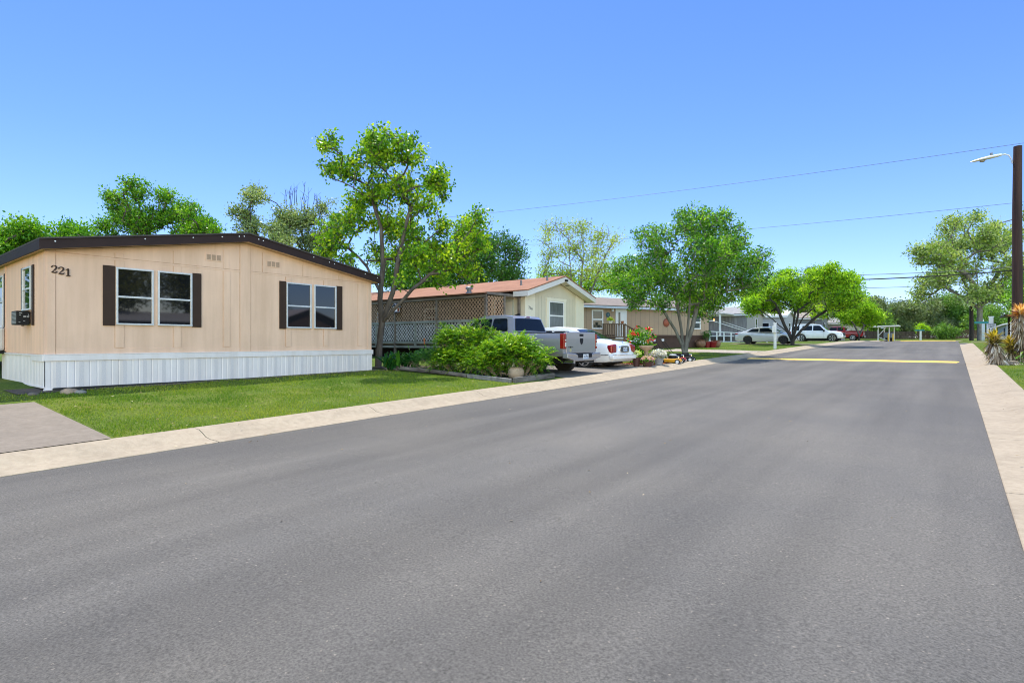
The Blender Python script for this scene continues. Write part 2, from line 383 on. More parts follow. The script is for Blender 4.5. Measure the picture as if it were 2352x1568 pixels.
# ---- house 221 : local origin at wall corner; +x towards the road
H1 = thing('mobile_home', 'peach beige mobile home numbered 221 with white ribbed skirting and brown roof edge', 'house', (-15, 3.05, 0))
PEACH = streak(mat('peach_siding', (.72,.495,.36), .75, .05, 1.2, .12, 70, spec=.25), .90, 1.03)
Wd, Lg = 8.38, 20.0
pk = Wd/2; ZE, ZP, ZS, ZB = 1.93, 2.66, -.285, -1.02
w = MB()
w.prism([(0, ZS), (Wd, ZS), (Wd, ZE), (pk, ZP), (0, ZE)], 'x', -Lg, 0)
wall = w.build('wall', PEACH, H1)
bt = MB()   # battens and seams
for y in (1.24, 2.45, 3.64, 5.38, 6.60, 7.85): bt.box(.0, .013, y, y+.17, ZS+.14, 1.85)
for y in (.02, 8.22): bt.box(.0, .009, y, y+.14, ZS+.01, 1.9)
bt.box(0, .011, 4.08, 4.36, ZS+.01, 2.6)
for y, z in ((1.24, 2.02), (2.45, 2.22), (3.64, 2.40), (4.70, 2.47), (5.92, 2.25), (7.12, 2.05)): bt.box(0, .007, y, y+.16, 1.915, z)
bt.box(0, .006, .17, 4.07, 1.86, 1.905); bt.box(0, .006, 4.37, 8.2, 1.86, 1.905)
bt.box(0, .008, .17, 4.07, ZS, ZS+.13); bt.box(0, .008, 4.37, 8.2, ZS, ZS+.13)
bt.build('batten', PEACH, H1, bevel=.003)
sm = MB()
for y in (1.24, 2.45, 3.64, 5.38, 6.60, 7.85): sm.box(.0, .004, y-.011, y, ZS+.14, 1.85); sm.box(.0, .003, y+.17, y+.176, ZS+.14, 1.85)
for y, z in ((1.24, 2.02), (2.45, 2.22), (3.64, 2.40), (4.70, 2.47), (5.92, 2.25), (7.12, 2.05)): sm.box(0, .004, y-.010, y, 1.915, z)
sm.box(0, .005, .17, 4.07, 1.905, 1.914); sm.box(0, .005, 4.37, 8.2, 1.905, 1.914); sm.box(0, .0045, 4.066, 4.079, ZS, 2.6); sm.box(0, .0045, 4.361, 4.369, ZS, 2.6); sm.box(0, .004, .165, .17, ZS, 2.0)
sm.build('seam', mat('seam_brown', (.46,.27,.165), .85, .3, 5), H1)
sd = MB(); ribbed(sd, -3.8, -.12, ZS+.01, 1.96, -.012, -1, 'y', .10, .012)
sd.box(-.11, .0, -.02, -.001, ZS, 1.93); sd.box(-3.9, -3.8, -.03, -.001, ZS, 1.95)
sd.build('side_siding', mat('ribbed_siding', (.72,.46,.32), .6, .10, 1.5, .05, 40, stretch=(3,3,.3)), H1)
# roof slab with overhang and fascia
RB = mat('shingle_dark', (.06,.052,.048), .9, .2, 8, .5, 30)
r = MB(); ov = .16; th = .035
sl_ = (ZP-ZE)/pk
for sg in (-1, 1):
    ye = pk+sg*(pk+ov); ze = ZE-sl_*ov
    pts = [(pk, ZP+.24), (ye, ze+.24), (ye, ze+.24-th), (pk, ZP+.24-th)]
    r.prism(pts if sg > 0 else pts[::-1], 'x', -Lg-.2, .30)
r.build('roof', RB, H1)
fa = MB()
for sg in (-1, 1):
    ye = pk+sg*(pk+ov); ze = ZE-sl_*ov
    pts = [(pk, ZP+.20), (ye, ze+.20), (ye, ze+.0), (pk, ZP+.0)]
    fa.prism(pts if sg > 0 else pts[::-1], 'x', .24, .27)
    fa.box(-Lg-.2, .24, ye-.03 if sg > 0 else ye, ye if sg > 0 else ye+.03, ze-.0, ze+.20)
fa.build('fascia', BRN, H1)
so_ = MB()
for sg in (-1, 1):
    ye = pk+sg*(pk+ov-.031); ze = ZE-sl_*(ov-.031)
    pts = [(pk, ZP+.035), (ye, ze+.035), (ye, ze+.012), (pk, ZP+.012)]
    so_.prism(pts if sg > 0 else pts[::-1], 'x', -Lg, .239)
so_.build('soffit', PEACH, H1)
ns = MB()
for t in (.03,.22,.34,.42,.47,.485,.53,.545,.72,.78,.80,.93,.985):
    y = -ov+t*(Wd+2*ov); z = (ZP+.15 - abs(y-pk)*sl_)
    MB().lathe([(.016, .271), (.016, .276), (.005, .278)], (0, y, z), 8, 'x').build('fascia_screw', WHM, H1)
# windows and shutters on the road end
for a, b in ((1.25, 2.01), (2.10, 2.87)): window(H1, .0, a, b, .38, 1.70, mid=.49)
for a, b in ((5.39, 6.18), (6.27, 7.03)): window(H1, .0, a, b, .385, 1.70, mid=.49)
for a, b in ((1.0, 1.235), (2.88, 3.09), (5.18, 5.38), (7.04, 7.25)): shutter(H1, .008, a, b, .36, 1.72)
for y0, z0 in ((3.22, 2.10), (4.83, 2.10)):
    v = MB(); v.box(.0, .014, y0-.03, y0+.37, z0-.02, z0+.17); vo = v.build('gable_vent', PEACH, H1)
    g = MB()
    for k in range(3):
        for q in range(7): g.box(.014, .020, y0+k*.125, y0+k*.125+.10, z0+.005+q*.02, z0+.015+q*.02)
    g.build('vent_louver', mat('louver_grey', (.22,.17,.12), .6), vo)
# the numerals 2 2 1, bold with serifs
def stroke(mb, pts, w, x0, x1):
    """flat ribbon of varying width in the y-z plane, extruded x0..x1"""
    L = []; R = []
    for i, (p, q) in enumerate(pts):
        a = pts[max(i-1, 0)]; b = pts[min(i+1, len(pts)-1)]; d = Vector((b[0]-a[0], b[1]-a[1])).normalized()
        L.append((p-d.y*w[i]/2, q+d.x*w[i]/2)); R.append((p+d.y*w[i]/2, q-d.x*w[i]/2))
    for i in range(len(pts)-1):
        mb.prism([L[i], L[i+1], R[i+1], R[i]], 'x', x0, x1)
def digit2(y, z, h, par):
    s_ = h; P = [(.07,.72),(.06,.80),(.12,.90),(.24,.965),(.38,.96),(.50,.88),(.54,.74),(.49,.60),(.38,.46),(.24,.30),(.11,.14),(.06,.08)]
    wd = [.17,.15,.09,.07,.10,.16,.19,.17,.12,.09,.08,.07]
    mb = MB(); stroke(mb, [(y+p[0]*s_, z+p[1]*s_) for p in P], [q*s_ for q in wd], .010, .026)
    stroke(mb, [(y+p[0]*s_, z+p[1]*s_) for p in [(.03,.07),(.14,.10),(.28,.07),(.42,.06),(.52,.10),(.60,.20),(.62,.30)]], [q*s_ for q in [.08,.14,.15,.14,.13,.08,.04]], .0095, .0255)
    mb.build('numeral', BRN2, par)
def digit1(y, z, h, par):
    s_ = h; mb = MB(); mb.box(.010, .026, y+.22*s_, y+.40*s_, z+.02*s_, z+.98*s_)
    mb.prism([(y+.06*s_, z+.78*s_), (y+.22*s_, z+.82*s_), (y+.23*s_, z+.98*s_), (y+.06*s_, z+.84*s_)], 'x', .0105, .0255)
    mb.prism([(y+.06*s_, z), (y+.56*s_, z), (y+.56*s_, z+.05*s_), (y+.40*s_, z+.10*s_), (y+.22*s_, z+.10*s_), (y+.06*s_, z+.05*s_)], 'x', .0110, .0265)
    mb.build('numeral', BRN2, par)
digit2(.085, 1.455, .165, H1); digit2(.205, 1.435, .165, H1); digit1(.325, 1.41, .165, H1)
# side windows
for a, b in ((-1.84, -1.06),): window(H1, -.018, a, b, .70, 1.68, face='y', sgn=-1, mid=.5)
shutter(H1, -.016, -2.06, -1.86, .36, 1.70, face='y', sgn=-1); shutter(H1, -.016, -1.05, -.90, .36, 1.70, face='y', sgn=-1)
window(H1, -.018, -5.1, -3.95, .36, 1.68, face='y', sgn=-1)
shutter(H1, -.016, -3.93, -3.83, .36, 1.72, face='y', sgn=-1)
# skirting
sk = MB(); ribbed(sk, -.03, Wd, ZB, ZS-.12, .03, 1, 'x', .135, .007); ribbed(sk, -4.2, .03, ZB+.06, ZS+.0, -.03, -1, 'y', .135, .014)
SKM = streak(mat('skirting_metal', (.72,.675,.67), .45, .05, 1.5, .03, 20, metal=.05), .93, 1.02, 3.0)
sko = sk.build('skirting', SKM, H1)
tr = MB(); tr.box(.0, .055, -.05, Wd+.03, ZS-.13, ZS-.005); tr.box(.0, .06, -.05, Wd+.03, ZS-.005, ZS+.015); tr.box(.0, .05, -.045, Wd+.02, ZB-.02, ZB+.015)
tr.box(-4.2, -.0, -.055, -.02, ZS-.03, ZS+.005); tr.box(-1.0, -.0, -.058, -.022, ZS-.14, ZS-.032)
tr.box(-4.2, 0, -.05, -.015, ZB+.03, ZB+.06); tr.build('skirting_trim', SKM, sko, bevel=.003)
vs_ = MB(); m_ = mat('vent_strip', (.60,.565,.565), .5, .14, 90, .3, 120, detail=1)
y = .16
while y < Wd-.2: MB().box(.028, .0335, y, y+.085, ZB+.03, ZS-.15).build('skirting_vent', m_, sko); y += .405
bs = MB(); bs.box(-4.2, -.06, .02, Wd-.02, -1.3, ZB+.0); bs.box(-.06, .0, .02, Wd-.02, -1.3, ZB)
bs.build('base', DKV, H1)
# black timber sill under the skirting
tag(MB().box(-14.97, -14.86, 3.15, 11.4, -1.2, -.985).build('timber_sill', mat('burnt_timber', (.022,.02,.018), .9, .4, 6, .8, 20, stretch=(1,.2,1)), bevel=.02), 'dark weathered timber lying along the foot of the peach house skirting', 'timber')
# window air conditioner in the side window
A = thing('air_conditioner', 'black window air conditioner sticking out of the side window of house 221', 'air conditioner', (-16.42, 3.03, .37))
MB().box(-.24, .24, -.25, -.02, 0, .31).build('casing', BLK, A, bevel=.012)
g = MB()
for k in range(9): g.box(-.22, .22, -.256, -.2505, .03+k*.029, .045+k*.029)
g.build('side_grille', mat('grey_grille', (.25,.25,.25), .5), A)
for (y, z, w_, h_) in ((-.20,.25,.05,.02),(-.20,.21,.03,.012),(-.13,.17,.05,.03),(-.07,.17,.04,.03),(-.13,.08,.03,.012),(-.05,.22,.02,.02),(-.21,.05,.03,.012)): MB().box(.2405, .246, y, y+w_, z, z+h_).build('rear_fin', mat('fin_grey', (.30,.30,.30), .4), A)
# pale plastic cabinet at the frame edge
A = thing('wall_cabinet', 'pale rounded plastic cabinet fixed low on the side wall of house 221', 'cabinet', (-19.6, 2.9, -.24))
MB().box(-.8, .78, -.30, .12, 0, .6).build('shell', mat('pale_plastic', (.55,.53,.50), .5, .08, 3), A, bevel=.06)
MB().box(-.82, .84, -.32, .12, -.07, -.005).build('shelf', BLK, A)

# ---- house 219 : cream single-wide with rust red shingle roof
H2 = thing('mobile_home', 'cream mobile home numbered 219 with rust red shingle roof and lattice porch', 'house', (-15, 19.78, 0))
CREAM = mat('cream_siding', (.60,.54,.41), .75, .05, 1.2, .1, 70, spec=.25)
CREAM2 = mat('pale_cream_panel', (.74,.68,.54), .75, .05, 1.2, .1, 70, spec=.25)
TRIMC = mat('cream_trim', (.70,.64,.52), .6, .05, 3)
W2, L2 = 5.02, 17.0; p2 = 2.6; e2, k2, b2 = 2.12, 2.86, -.85
MB().prism([(0, b2), (W2, b2), (W2, e2), (p2, k2), (0, e2)], 'x', -L2, 0).build('wall', CREAM, H2)
q = MB()
for a, b in ((0, .74), (4.26, 5.02)):
    pts = [(a, b2+.1), (b, b2+.1), (b, e2+(b/p2 if b < p2 else (W2-b)/(W2-p2))*(k2-e2)-.03), (a, e2+(a/p2 if a < p2 else (W2-a)/(W2-p2))*(k2-e2)-.03)]
    MB().prism(pts, 'x', .0, .02).build('corner_panel', CREAM2, H2)
q = MB(); 
for k in range(1, 14):
    y = .74+k*.27
    if y < 4.2: q.box(0, .003, y, y+.008, b2+.1, e2)
q.build('siding_groove', mat('groove', (.30,.29,.21), .8), H2)
RED = mat('rust_shingle', (.28,.118,.062), .9, .12, 1.2, .4, 25, col2=(.34,.158,.088))
def shingle(m):   # horizontal courses
    n = m.node_tree; N = n.nodes; L = n.links; b = N['Principled BSDF']
    tc = N.new('ShaderNodeTexCoord'); mp = N.new('ShaderNodeMapping'); mp.inputs['Scale'].default_value = (1, 1, 1)
    L.new(tc.outputs['Object'], mp.inputs[0]); br = N.new('ShaderNodeTexBrick'); br.inputs['Scale'].default_value = 4.5; br.inputs['Mortar Size'].default_value = .03
    br.inputs['Color1'].default_value = (1,1,1,1); br.inputs['Color2'].default_value = (.86,.86,.86,1); br.inputs['Mortar'].default_value = (.62,.62,.62,1)
    br.inputs['Row Height'].default_value = .6; L.new(mp.outputs[0], br.inputs['Vector'])
    src = b.inputs['Base Color'].links[0].from_socket; x = N.new('ShaderNodeMixRGB'); x.blend_type = 'MULTIPLY'; x.inputs[0].default_value = .8
    L.new(src, x.inputs[1]); L.new(br.outputs[0], x.inputs[2]); L.new(x.outputs[0], b.inputs['Base Color'])
shingle(RED)
s2 = (k2-e2)/p2; rf = MB(); t_ = .05
PW = 2.25                      # porch depth covered by the drawn-out roof
zA = k2+.28; yA = p2
yR = W2+.42; zR = e2-s2*.42+.27
yL = -.42; zL = e2-s2*.42+.27
yP = -PW-.12; zPp = 2.06
rf.prism([(yA, zA), (yR, zR), (yR, zR-t_), (yA, zA-t_)], 'x', -L2-.3, .50)
rf.prism([(yL, zL), (yA, zA), (yA, zA-t_), (yL, zL-t_)], 'x', -L2-.3, .50)
rf.add([(-L2-.3, yL, zL), (-.35, yL, zL), (-.35, yP, zPp), (-L2-.3, yP, zPp), (-L2-.3, yL, zL-.05), (-.35, yL, zL-.05), (-.35, yP, zPp-.04), (-L2-.3, yP, zPp-.04)], [(0,1,2,3),(4,7,6,5),(0,4,5,1),(1,5,6,2),(2,6,7,3),(3,7,4,0)])
roof2 = rf.build('roof', RED, H2)
f2 = MB()
f2.prism([(yA, zA-.052), (yR, zR-.052), (yR, zR-.29), (yA, zA-.29)], 'x', .44, .48)
f2.prism([(yL, zL-.052), (yA, zA-.052), (yA, zA-.29), (yL, zL-.29)], 'x', .4405, .4805)
f2.box(-.34, .44, yL, yL+.03, zL-.28, zL-.055); f2.box(-L2, .44, yR-.03, yR, zR-.28, zR-.055)
f2.build('fascia', mat('fascia_grey', (.62,.60,.57), .5, .05, 3), H2)
f2 = MB()
f2.prism([(yA, zA-.24), (yR-.03, zR-.24), (yR-.03, zR-.26), (yA, zA-.26)], 'x', -.0, .439)
f2.prism([(yL+.03, zL-.24), (yA, zA-.24), (yA, zA-.26), (yL+.03, zL-.26)], 'x', -.0, .4395)
f2.build('soffit', TRIMC, H2)
GV = mat('vent_grey', (.16,.17,.19), .5, .1, 4, metal=.3)
def roofz(y): return zA-(yA-y)*(zA-zL)/(yA-yL)
for (x, y, r_, h_, cap) in ((-.9, .9, .045, .22, 0), (.1, 1.6, .045, .24, 0), (-3.2, -.2, .11, .16, 1), (-12.6, -.3, .13, .30, 1), (-9.9, -.9, .07, .18, 0)):
    z = roofz(y) if y > yL else zL-(yL-y)*(zL-zPp)/(yL-yP)
    mb = MB(); mb.lathe([(r_*1.6, -.03), (r_*1.5, .02), (r_, .025), (r_, h_)] + ([(r_*1.6, h_), (r_*1.6, h_+.09), (r_*1.2, h_+.13)] if cap else []), (x, y, z), 14)
    mb.build('roof_vent', GV, H2, smooth=40)
# gable light, front window, numbers
MB().box(.48, .56, 2.50, 2.72, 2.86, 2.95).build('gable_lamp', BLK, H2, bevel=.02)
MB().prism([(3.05, zA-.265-(3.05-yA)*s2), (3.75, zA-.265-(3.75-yA)*s2), (3.75, zA-.275-(3.75-yA)*s2), (3.05, zA-.275-(3.05-yA)*s2)], 'x', .12, .34).build('soffit_vent', mat('soffit_vent', (.2,.2,.16), .7), H2)
w_ = window(H2, .0, 1.86, 3.14, .10, 1.92, fm=WHITE, gm=GLASSB, fw=.06, mid=.62)
tm = MB()
tm.prism([(1.62, 2.07), (3.38, 2.07), (3.33, 1.93), (1.67, 1.93)], 'x', 0, .04); tm.box(0, .035, 1.68, 1.855, -.1, 1.93); tm.box(0, .035, 3.145, 3.32, -.1, 1.93); tm.box(0, .035, 1.68, 3.32, -.25, .095)
tm.build('window_trim', CREAM2, w_)
for i, (ch, y, z) in enumerate((('2', .28, 1.53), ('1', .38, 1.50), ('9', .49, 1.455))):
    text(ch, .19, facing((.03, y, z), (0, 1, 0)), 'numeral', mat('grey_numeral', (.12,.13,.14), .5), H2, .006, .0)
MB().box(-L2+.1, -2.0, -.012, -.003, b2+.05, 2.1).build('porch_shade_panel', mat('porch_shade_tan', (.045,.034,.025), .9, .3, 2), H2)  # dark panel over the cream wall; the porch shade is put into its colour
# side door on the porch
d = MB(); d.box(-1.15, -.60, -.05, -.002, -.12, 1.93); dr = d.build('door', mat('door_grey', (.48,.50,.42), .6), H2, bevel=.01)
dd = MB(); dd.box(-1.08, -.68, -.060, -.0505, .85, 1.80); dd.build('door_panel', TRIMC, dr, bevel=.008)
window(H2, -.002, -1.75, -1.18, .35, 1.92, fm=WHITE, face='y', sgn=-1, fw=.03)
for (a, b) in ((-6.5, -5.5), (-10.5, -9.5), (-13.5, -12.7)): window(H2, -.002, a, b, .75, 1.7, fm=WHITE, face='y', sgn=-1)
# ---- the lattice porch, a structure of its own
PO = thing('lattice_porch', 'weathered timber porch with crossed lattice screens along the side of house 219', 'porch', (-15.4, 17.6, 0))
TIM = mat('grey_timber', (.12,.098,.080), .85, .3, 4, .5, 20, stretch=(.3,1,1), col2=(.20,.175,.15))
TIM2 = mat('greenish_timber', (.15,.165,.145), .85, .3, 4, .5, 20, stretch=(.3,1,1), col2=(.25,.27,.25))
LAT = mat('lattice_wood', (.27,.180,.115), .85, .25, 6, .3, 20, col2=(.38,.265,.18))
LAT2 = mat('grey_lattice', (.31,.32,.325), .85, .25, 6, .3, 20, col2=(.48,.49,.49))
PL = 11.0
def lattice(name, u0, u1, z0, z1, y, m, par, face='y', sp=.185, w=.045, t=.008):
    mb = MB(); Wx, Hh = u1-u0, z1-z0
    for sg, off in ((1, 0.0), (-1, t*1.3)):
        k = -Hh if sg > 0 else 0
        c = k
        while c < (Wx if sg > 0 else Wx+Hh):
            # line u = c + s (sg=1) or u = c - s, z = s
            if sg > 0: s0 = max(0, -c); s1 = min(Hh, Wx-c); A_ = (c+s0, s0); B_ = (c+s1, s1)
            else: s0 = max(0, c-Wx); s1 = min(Hh, c); A_ = (c-s0, s0); B_ = (c-s1, s1)
            if s1-s0 > .03:
                P0 = (u0+A_[0], y-off, z0+A_[1]); P1 = (u0+B_[0], y-off, z0+B_[1])
                if face == 'x': P0 = (y+off, P0[0], P0[2]); P1 = (y+off, P1[0], P1[2]); mb.bar(P0, P1, w, t, up=(1,0,0)) 
                else: mb.bar(P0, P1, w, t, up=(0,1,0))
            c += sp
    return mb.build(name, m, par)
posts = [0, -1.5, -2.95, -4.4, -5.86, -7.3, -8.8, -10.3]
tall = {0, 2, 4, 6}
for i, x in enumerate(posts):
    zt = 1.86 if i in tall else .93
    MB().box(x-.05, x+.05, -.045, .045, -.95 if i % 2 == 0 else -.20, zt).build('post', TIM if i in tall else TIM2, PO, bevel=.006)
for i in range(len(posts)-1):
    a, b = posts[i+1]+.055, posts[i]-.055
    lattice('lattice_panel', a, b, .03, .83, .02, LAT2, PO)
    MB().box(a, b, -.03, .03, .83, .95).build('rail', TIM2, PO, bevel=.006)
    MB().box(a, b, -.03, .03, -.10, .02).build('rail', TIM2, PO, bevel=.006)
for i in (0, 2, 4):
    a, b = posts[i+2]+.055, posts[i]-.055
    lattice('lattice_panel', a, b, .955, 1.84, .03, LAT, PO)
lattice('lattice_panel', .05, 1.15, .96, 1.95, -.01, mat('tan_lattice', (.36,.23,.14), .85, .2, 6), PO, face='x')
MB().box(-.05, .05, 1.16, 1.24, -.2, 2.0).build('post', TIM, PO); MB().box(.1, .2, 2.02, 2.12, -.9, 2.12).build('post', TIM, PO)
MB().box(-PL, .06, -.06, .02, 1.865, 1.985).build('header', TIM, PO, bevel=.006)
MB().box(-.03, .05, .03, 2.15, 1.99, 2.10).build('header', TIM, PO, bevel=.006)
MB().box(-PL, .1, .05, 2.15, -.16, -.11).build('deck', TIM, PO)
MB().box(-PL, .1, -.03, .03, -.30, -.20).build('joist', TIM2, PO)
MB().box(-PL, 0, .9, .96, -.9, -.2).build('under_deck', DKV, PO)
# birdhouse
B = thing('birdhouse', 'small white birdhouse with blue roof hung on the lattice porch of house 219', 'birdhouse', (-20.95, 17.42, 1.38))
MB().box(-.13, .13, -.09, .09, .04, .30).build('box', WHITE, B, bevel=.004)
MB().prism([(-.19, .28), (0, .44), (.19, .28), (.19, .25), (0, .40), (-.19, .25)], 'y', -.13, .13).build('roof', mat('slate_blue', (.08,.11,.17), .6), B)
MB().box(-.19, .19, -.14, .1, .0, .035).build('floor', mat('navy', (.04,.05,.10), .6), B)
MB().lathe([(.035, -.094), (.035, -.090)], (0, 0, .17), 14, 'y').build('entrance_hole', BLK, B)
MB().box(.131, .135, -.05, .05, .06, .22).build('side_door', mat('brick_red', (.25,.05,.03), .6), B)
for (x, s_) in ((-21.75, 'torch nearest the big tree trunk in front of the lattice porch'), (-18.75, 'torch beside the silver pickup in front of the lattice porch')):
    T = thing('garden_torch', 'orange bamboo ' + s_, 'torch', (x, 17.2, -.85), 0, 'garden torches')
    MB().tube([(0,0,0), (0,0,.75)], .012, 6).build('pole', BLK, T)
    MB().lathe([(.02,.72), (.045,.95), (.045,.98), (.03,1.0)], (0,0,0), 12).build('head', mat('orange_bamboo', (.42,.13,.04), .5), T, smooth=40)

# ---- house 217 : taupe single-wide turned at an angle
def az(a, b): return math.atan2(b[1]-a[1], b[0]-a[0])
pA = (-20.2, 27.4); pB = (-14.23, 41.3)      # long wall towards the camera, from hidden left end to right corner
# local frame: +x along wall towards pB, +y away from the camera
H3 = thing('mobile_home', 'taupe mobile home with dark brown skirting behind the spreading leafy tree', 'house', (pB[0], pB[1], 0), az(pA, pB))
TAU = mat('taupe_siding', (.40,.29,.20), .8, .05, 1.5, .1, 60, spec=.25)
DBR = mat('brown_skirting', (.070,.036,.026), .8, .15, 2, .2, 30)
L3, W3 = 15.1, 4.7; gz3 = -.50
MB().prism([(0, .45), (W3, .45), (W3, 2.25), (W3/2, 2.92), (0, 2.25)], 'x', -L3, 0).build('wall', TAU, H3)
g = MB(); x = -.4
while x > -L3+.3: g.box(x-.008, x+.008, -.003, .0, .46, 2.24); x -= .41
g.build('siding_groove', mat('taupe_groove', (.16,.13,.10), .8), H3)
sk = MB(); ribbed(sk, -L3, 0, -.85, .32, .04, -1, 'y', .10, .012); ribbed(sk, .04, W3, -.8, .32, -.02, 1, 'x', .12, .012)
s3 = sk.build('skirting', DBR, H3); MB().box(-L3, .02, -.012, .0, .32, .455).build('skirting_trim', DBR, s3)
MB().box(-L3+.05, -.03, .06, W3-.03, -.9, .44).build('base', DKV, H3)
r = MB(); o_ = .28
r.prism([(W3/2, 3.12), (-o_, 2.37), (-o_, 2.32), (W3/2, 3.07)], 'x', -L3-.2, .2); r.prism([(W3/2, 3.12), (W3+o_, 2.37), (W3+o_, 2.32), (W3/2, 3.07)], 'x', -L3-.2, .2)
r.build('roof', mat('brown_grey_shingle', (.19,.155,.135), .9, .15, 3, .4, 25), H3)
f = MB(); f.box(-L3-.2, .2, -o_-.005, -o_+.03, 2.18, 2.315); f.box(-L3-.2, .2, -o_+.03, .0, 2.20, 2.215)
f.prism([(W3/2, 3.06), (-o_, 2.31), (-o_, 2.19), (W3/2, 2.94)], 'x', .16, .19); f.prism([(W3/2, 3.06), (W3+o_, 2.31), (W3+o_, 2.19), (W3/2, 2.94)], 'x', .161, .191)
f.build('fascia', mat('pale_blue_white', (.55,.60,.66), .5), H3)
W3M = mat('green_glass', (.02,.035,.03), .08, .3, 2, ior=1.6, stretch=(6,1,1))
window(H3, 0, -10.66, -9.75, .80, 2.08, fm=WHITE, gm=W3M, face='y', sgn=-1, fw=.09)
window(H3, 0, -1.75, -.85, .88, 1.9, fm=WHITE, gm=W3M, face='y', sgn=-1, fw=.09)
d = MB(); d.box(-8.72, -7.78, -.05, -.002, .15, 2.18); dr = d.build('door', WHITE, H3, bevel=.01)
MB().box(-8.5, -8.34, -.06, -.0505, 1.1, 1.95).build('door_glass', W3M, dr)
MB().box(-9.08, -8.92, -.12, -.002, 1.98, 2.18).build('wall_lamp', mat('lamp_shell', (.7,.7,.7), .3), H3, bevel=.03)
x = -11.7; D = thing('wall_ornament', 'round blue green ornament on the taupe wall beside the white door', 'ornament', (0,0,0)); 
def on3(x, y, z): return Vector((pB[0], pB[1], 0)) + Matrix.Rotation(az(pA, pB), 3, 'Z') @ Vector((x, y, z))
D.location = on3(-9.36, -.02, 1.76); D.rotation_euler = (0, 0, az(pA, pB))
MB().lathe([(.17, -.03), (.17, -.01), (.10, .0)], (0,0,0), 20, 'y').build('ring', mat('teal_dark', (.04,.09,.10), .5), D)
MB().lathe([(.08, -.045), (.08, -.031)], (0,0,0), 16, 'y').build('centre', mat('teal_mid', (.10,.16,.16), .5), D)
D = thing('sun_plaque', 'round terracotta sun face plaque on the taupe wall left of the tree trunk', 'ornament', on3(-4.2, -.02, 1.32), az(pA, pB))
MB().lathe([(.30, -.012), (.30, -.002)], (0,0,0), 24, 'y', wave=(.05, 12, -1)).build('rim', mat('terracotta_dark', (.20,.05,.025), .7), D)
MB().lathe([(.05, -.06), (.17, -.045), (.22, -.013)], (0,0,0), 20, 'y').build('face', mat('terracotta', (.32,.08,.035), .6), D, smooth=50)
# timber steps and landing by the door
S = thing('timber_steps', 'brown timber landing with baluster railing and steps at the white door of the taupe home', 'steps', on3(-9.3, 0, .27), az(pA, pB))
WD = mat('brown_timber', (.14,.095,.065), .8, .25, 4, .4, 20, stretch=(1,1,.4)); 
MB().box(-1.5, .3, -1.35, -.06, -.16, -.10).build('landing', mat('tan_deck', (.33,.28,.20), .8, .2, 5), S)
MB().box(-1.5, .3, -1.36, -1.30, -.30, -.165).build('joist', WD, S)
for x in (-1.45, .22): MB().box(x-.05, x+.05, -1.42, -1.32, -.95, .83).build('post', WD, S)
for x in (-.7, -.2): MB().box(x-.05, x+.05, -1.30, -1.2, -.95, -.165).build('post', mat('tan_post', (.38,.27,.13), .8), S)
MB().bar((-1.5, -1.37, .84), (.3, -1.37, .84), .13, .045).build('handrail', WD, S); MB().bar((-1.5, -1.37, .02), (.22, -1.37, .02), .05, .06).build('handrail', WD, S)
b = MB(); x = -1.3
while x < .15: b.box(x, x+.05, -1.39, -1.35, .04, .82); x += .14
b.build('baluster', WD, S)
MB().bar((.25, -1.37, .83), (2.0, -1.37, .05), .10, .05).build('handrail', WD, S); MB().bar((.25, -1.37, .02), (2.0, -1.37, -.62), .05, .09).build('handrail', WD, S)
b = MB()
for k in range(9):
    x = .42+k*.17; z = .83-(x-.25)*.446; b.box(x, x+.045, -1.39, -1.35, z-.72, z-.03)
b.build('baluster', WD, S)
MB().box(1.95, 2.05, -1.42, -1.32, -.7, .1).build('post', WD, S)
for k in range(4): MB().box(.3+k*.38, .3+k*.38+.4, -1.3, -.15, -.26-k*.13, -.22-k*.13).build('tread', WD, S)
def potted(x, y, z, r, h, pm, label, leafy=True, lm=None):
    p = thing('flowerpot', label, 'flowerpot', (x, y, z))
    MB().lathe([(r*.7, 0), (r, h*.85), (r*1.12, h*.86), (r*1.12, h), (r*.95, h), (r*.9, h*.9)], (0,0,0), 18).build('pot', pm, p, smooth=40)
    return p
TC = mat('terracotta_pot', (.36,.13,.06), .75)
P1 = on3(-10.2, -1.37, 1.135); P2 = on3(-9.25, -1.37, 1.135)
PT1 = potted(P1.x, P1.y, P1.z, .13, .17, WHITE, 'white pot with spidery yellow green plant on the timber railing'); PT2 = potted(P2.x, P2.y, P2.z, .10, .17, TC, 'small terracotta pot on the timber railing beside the white door')
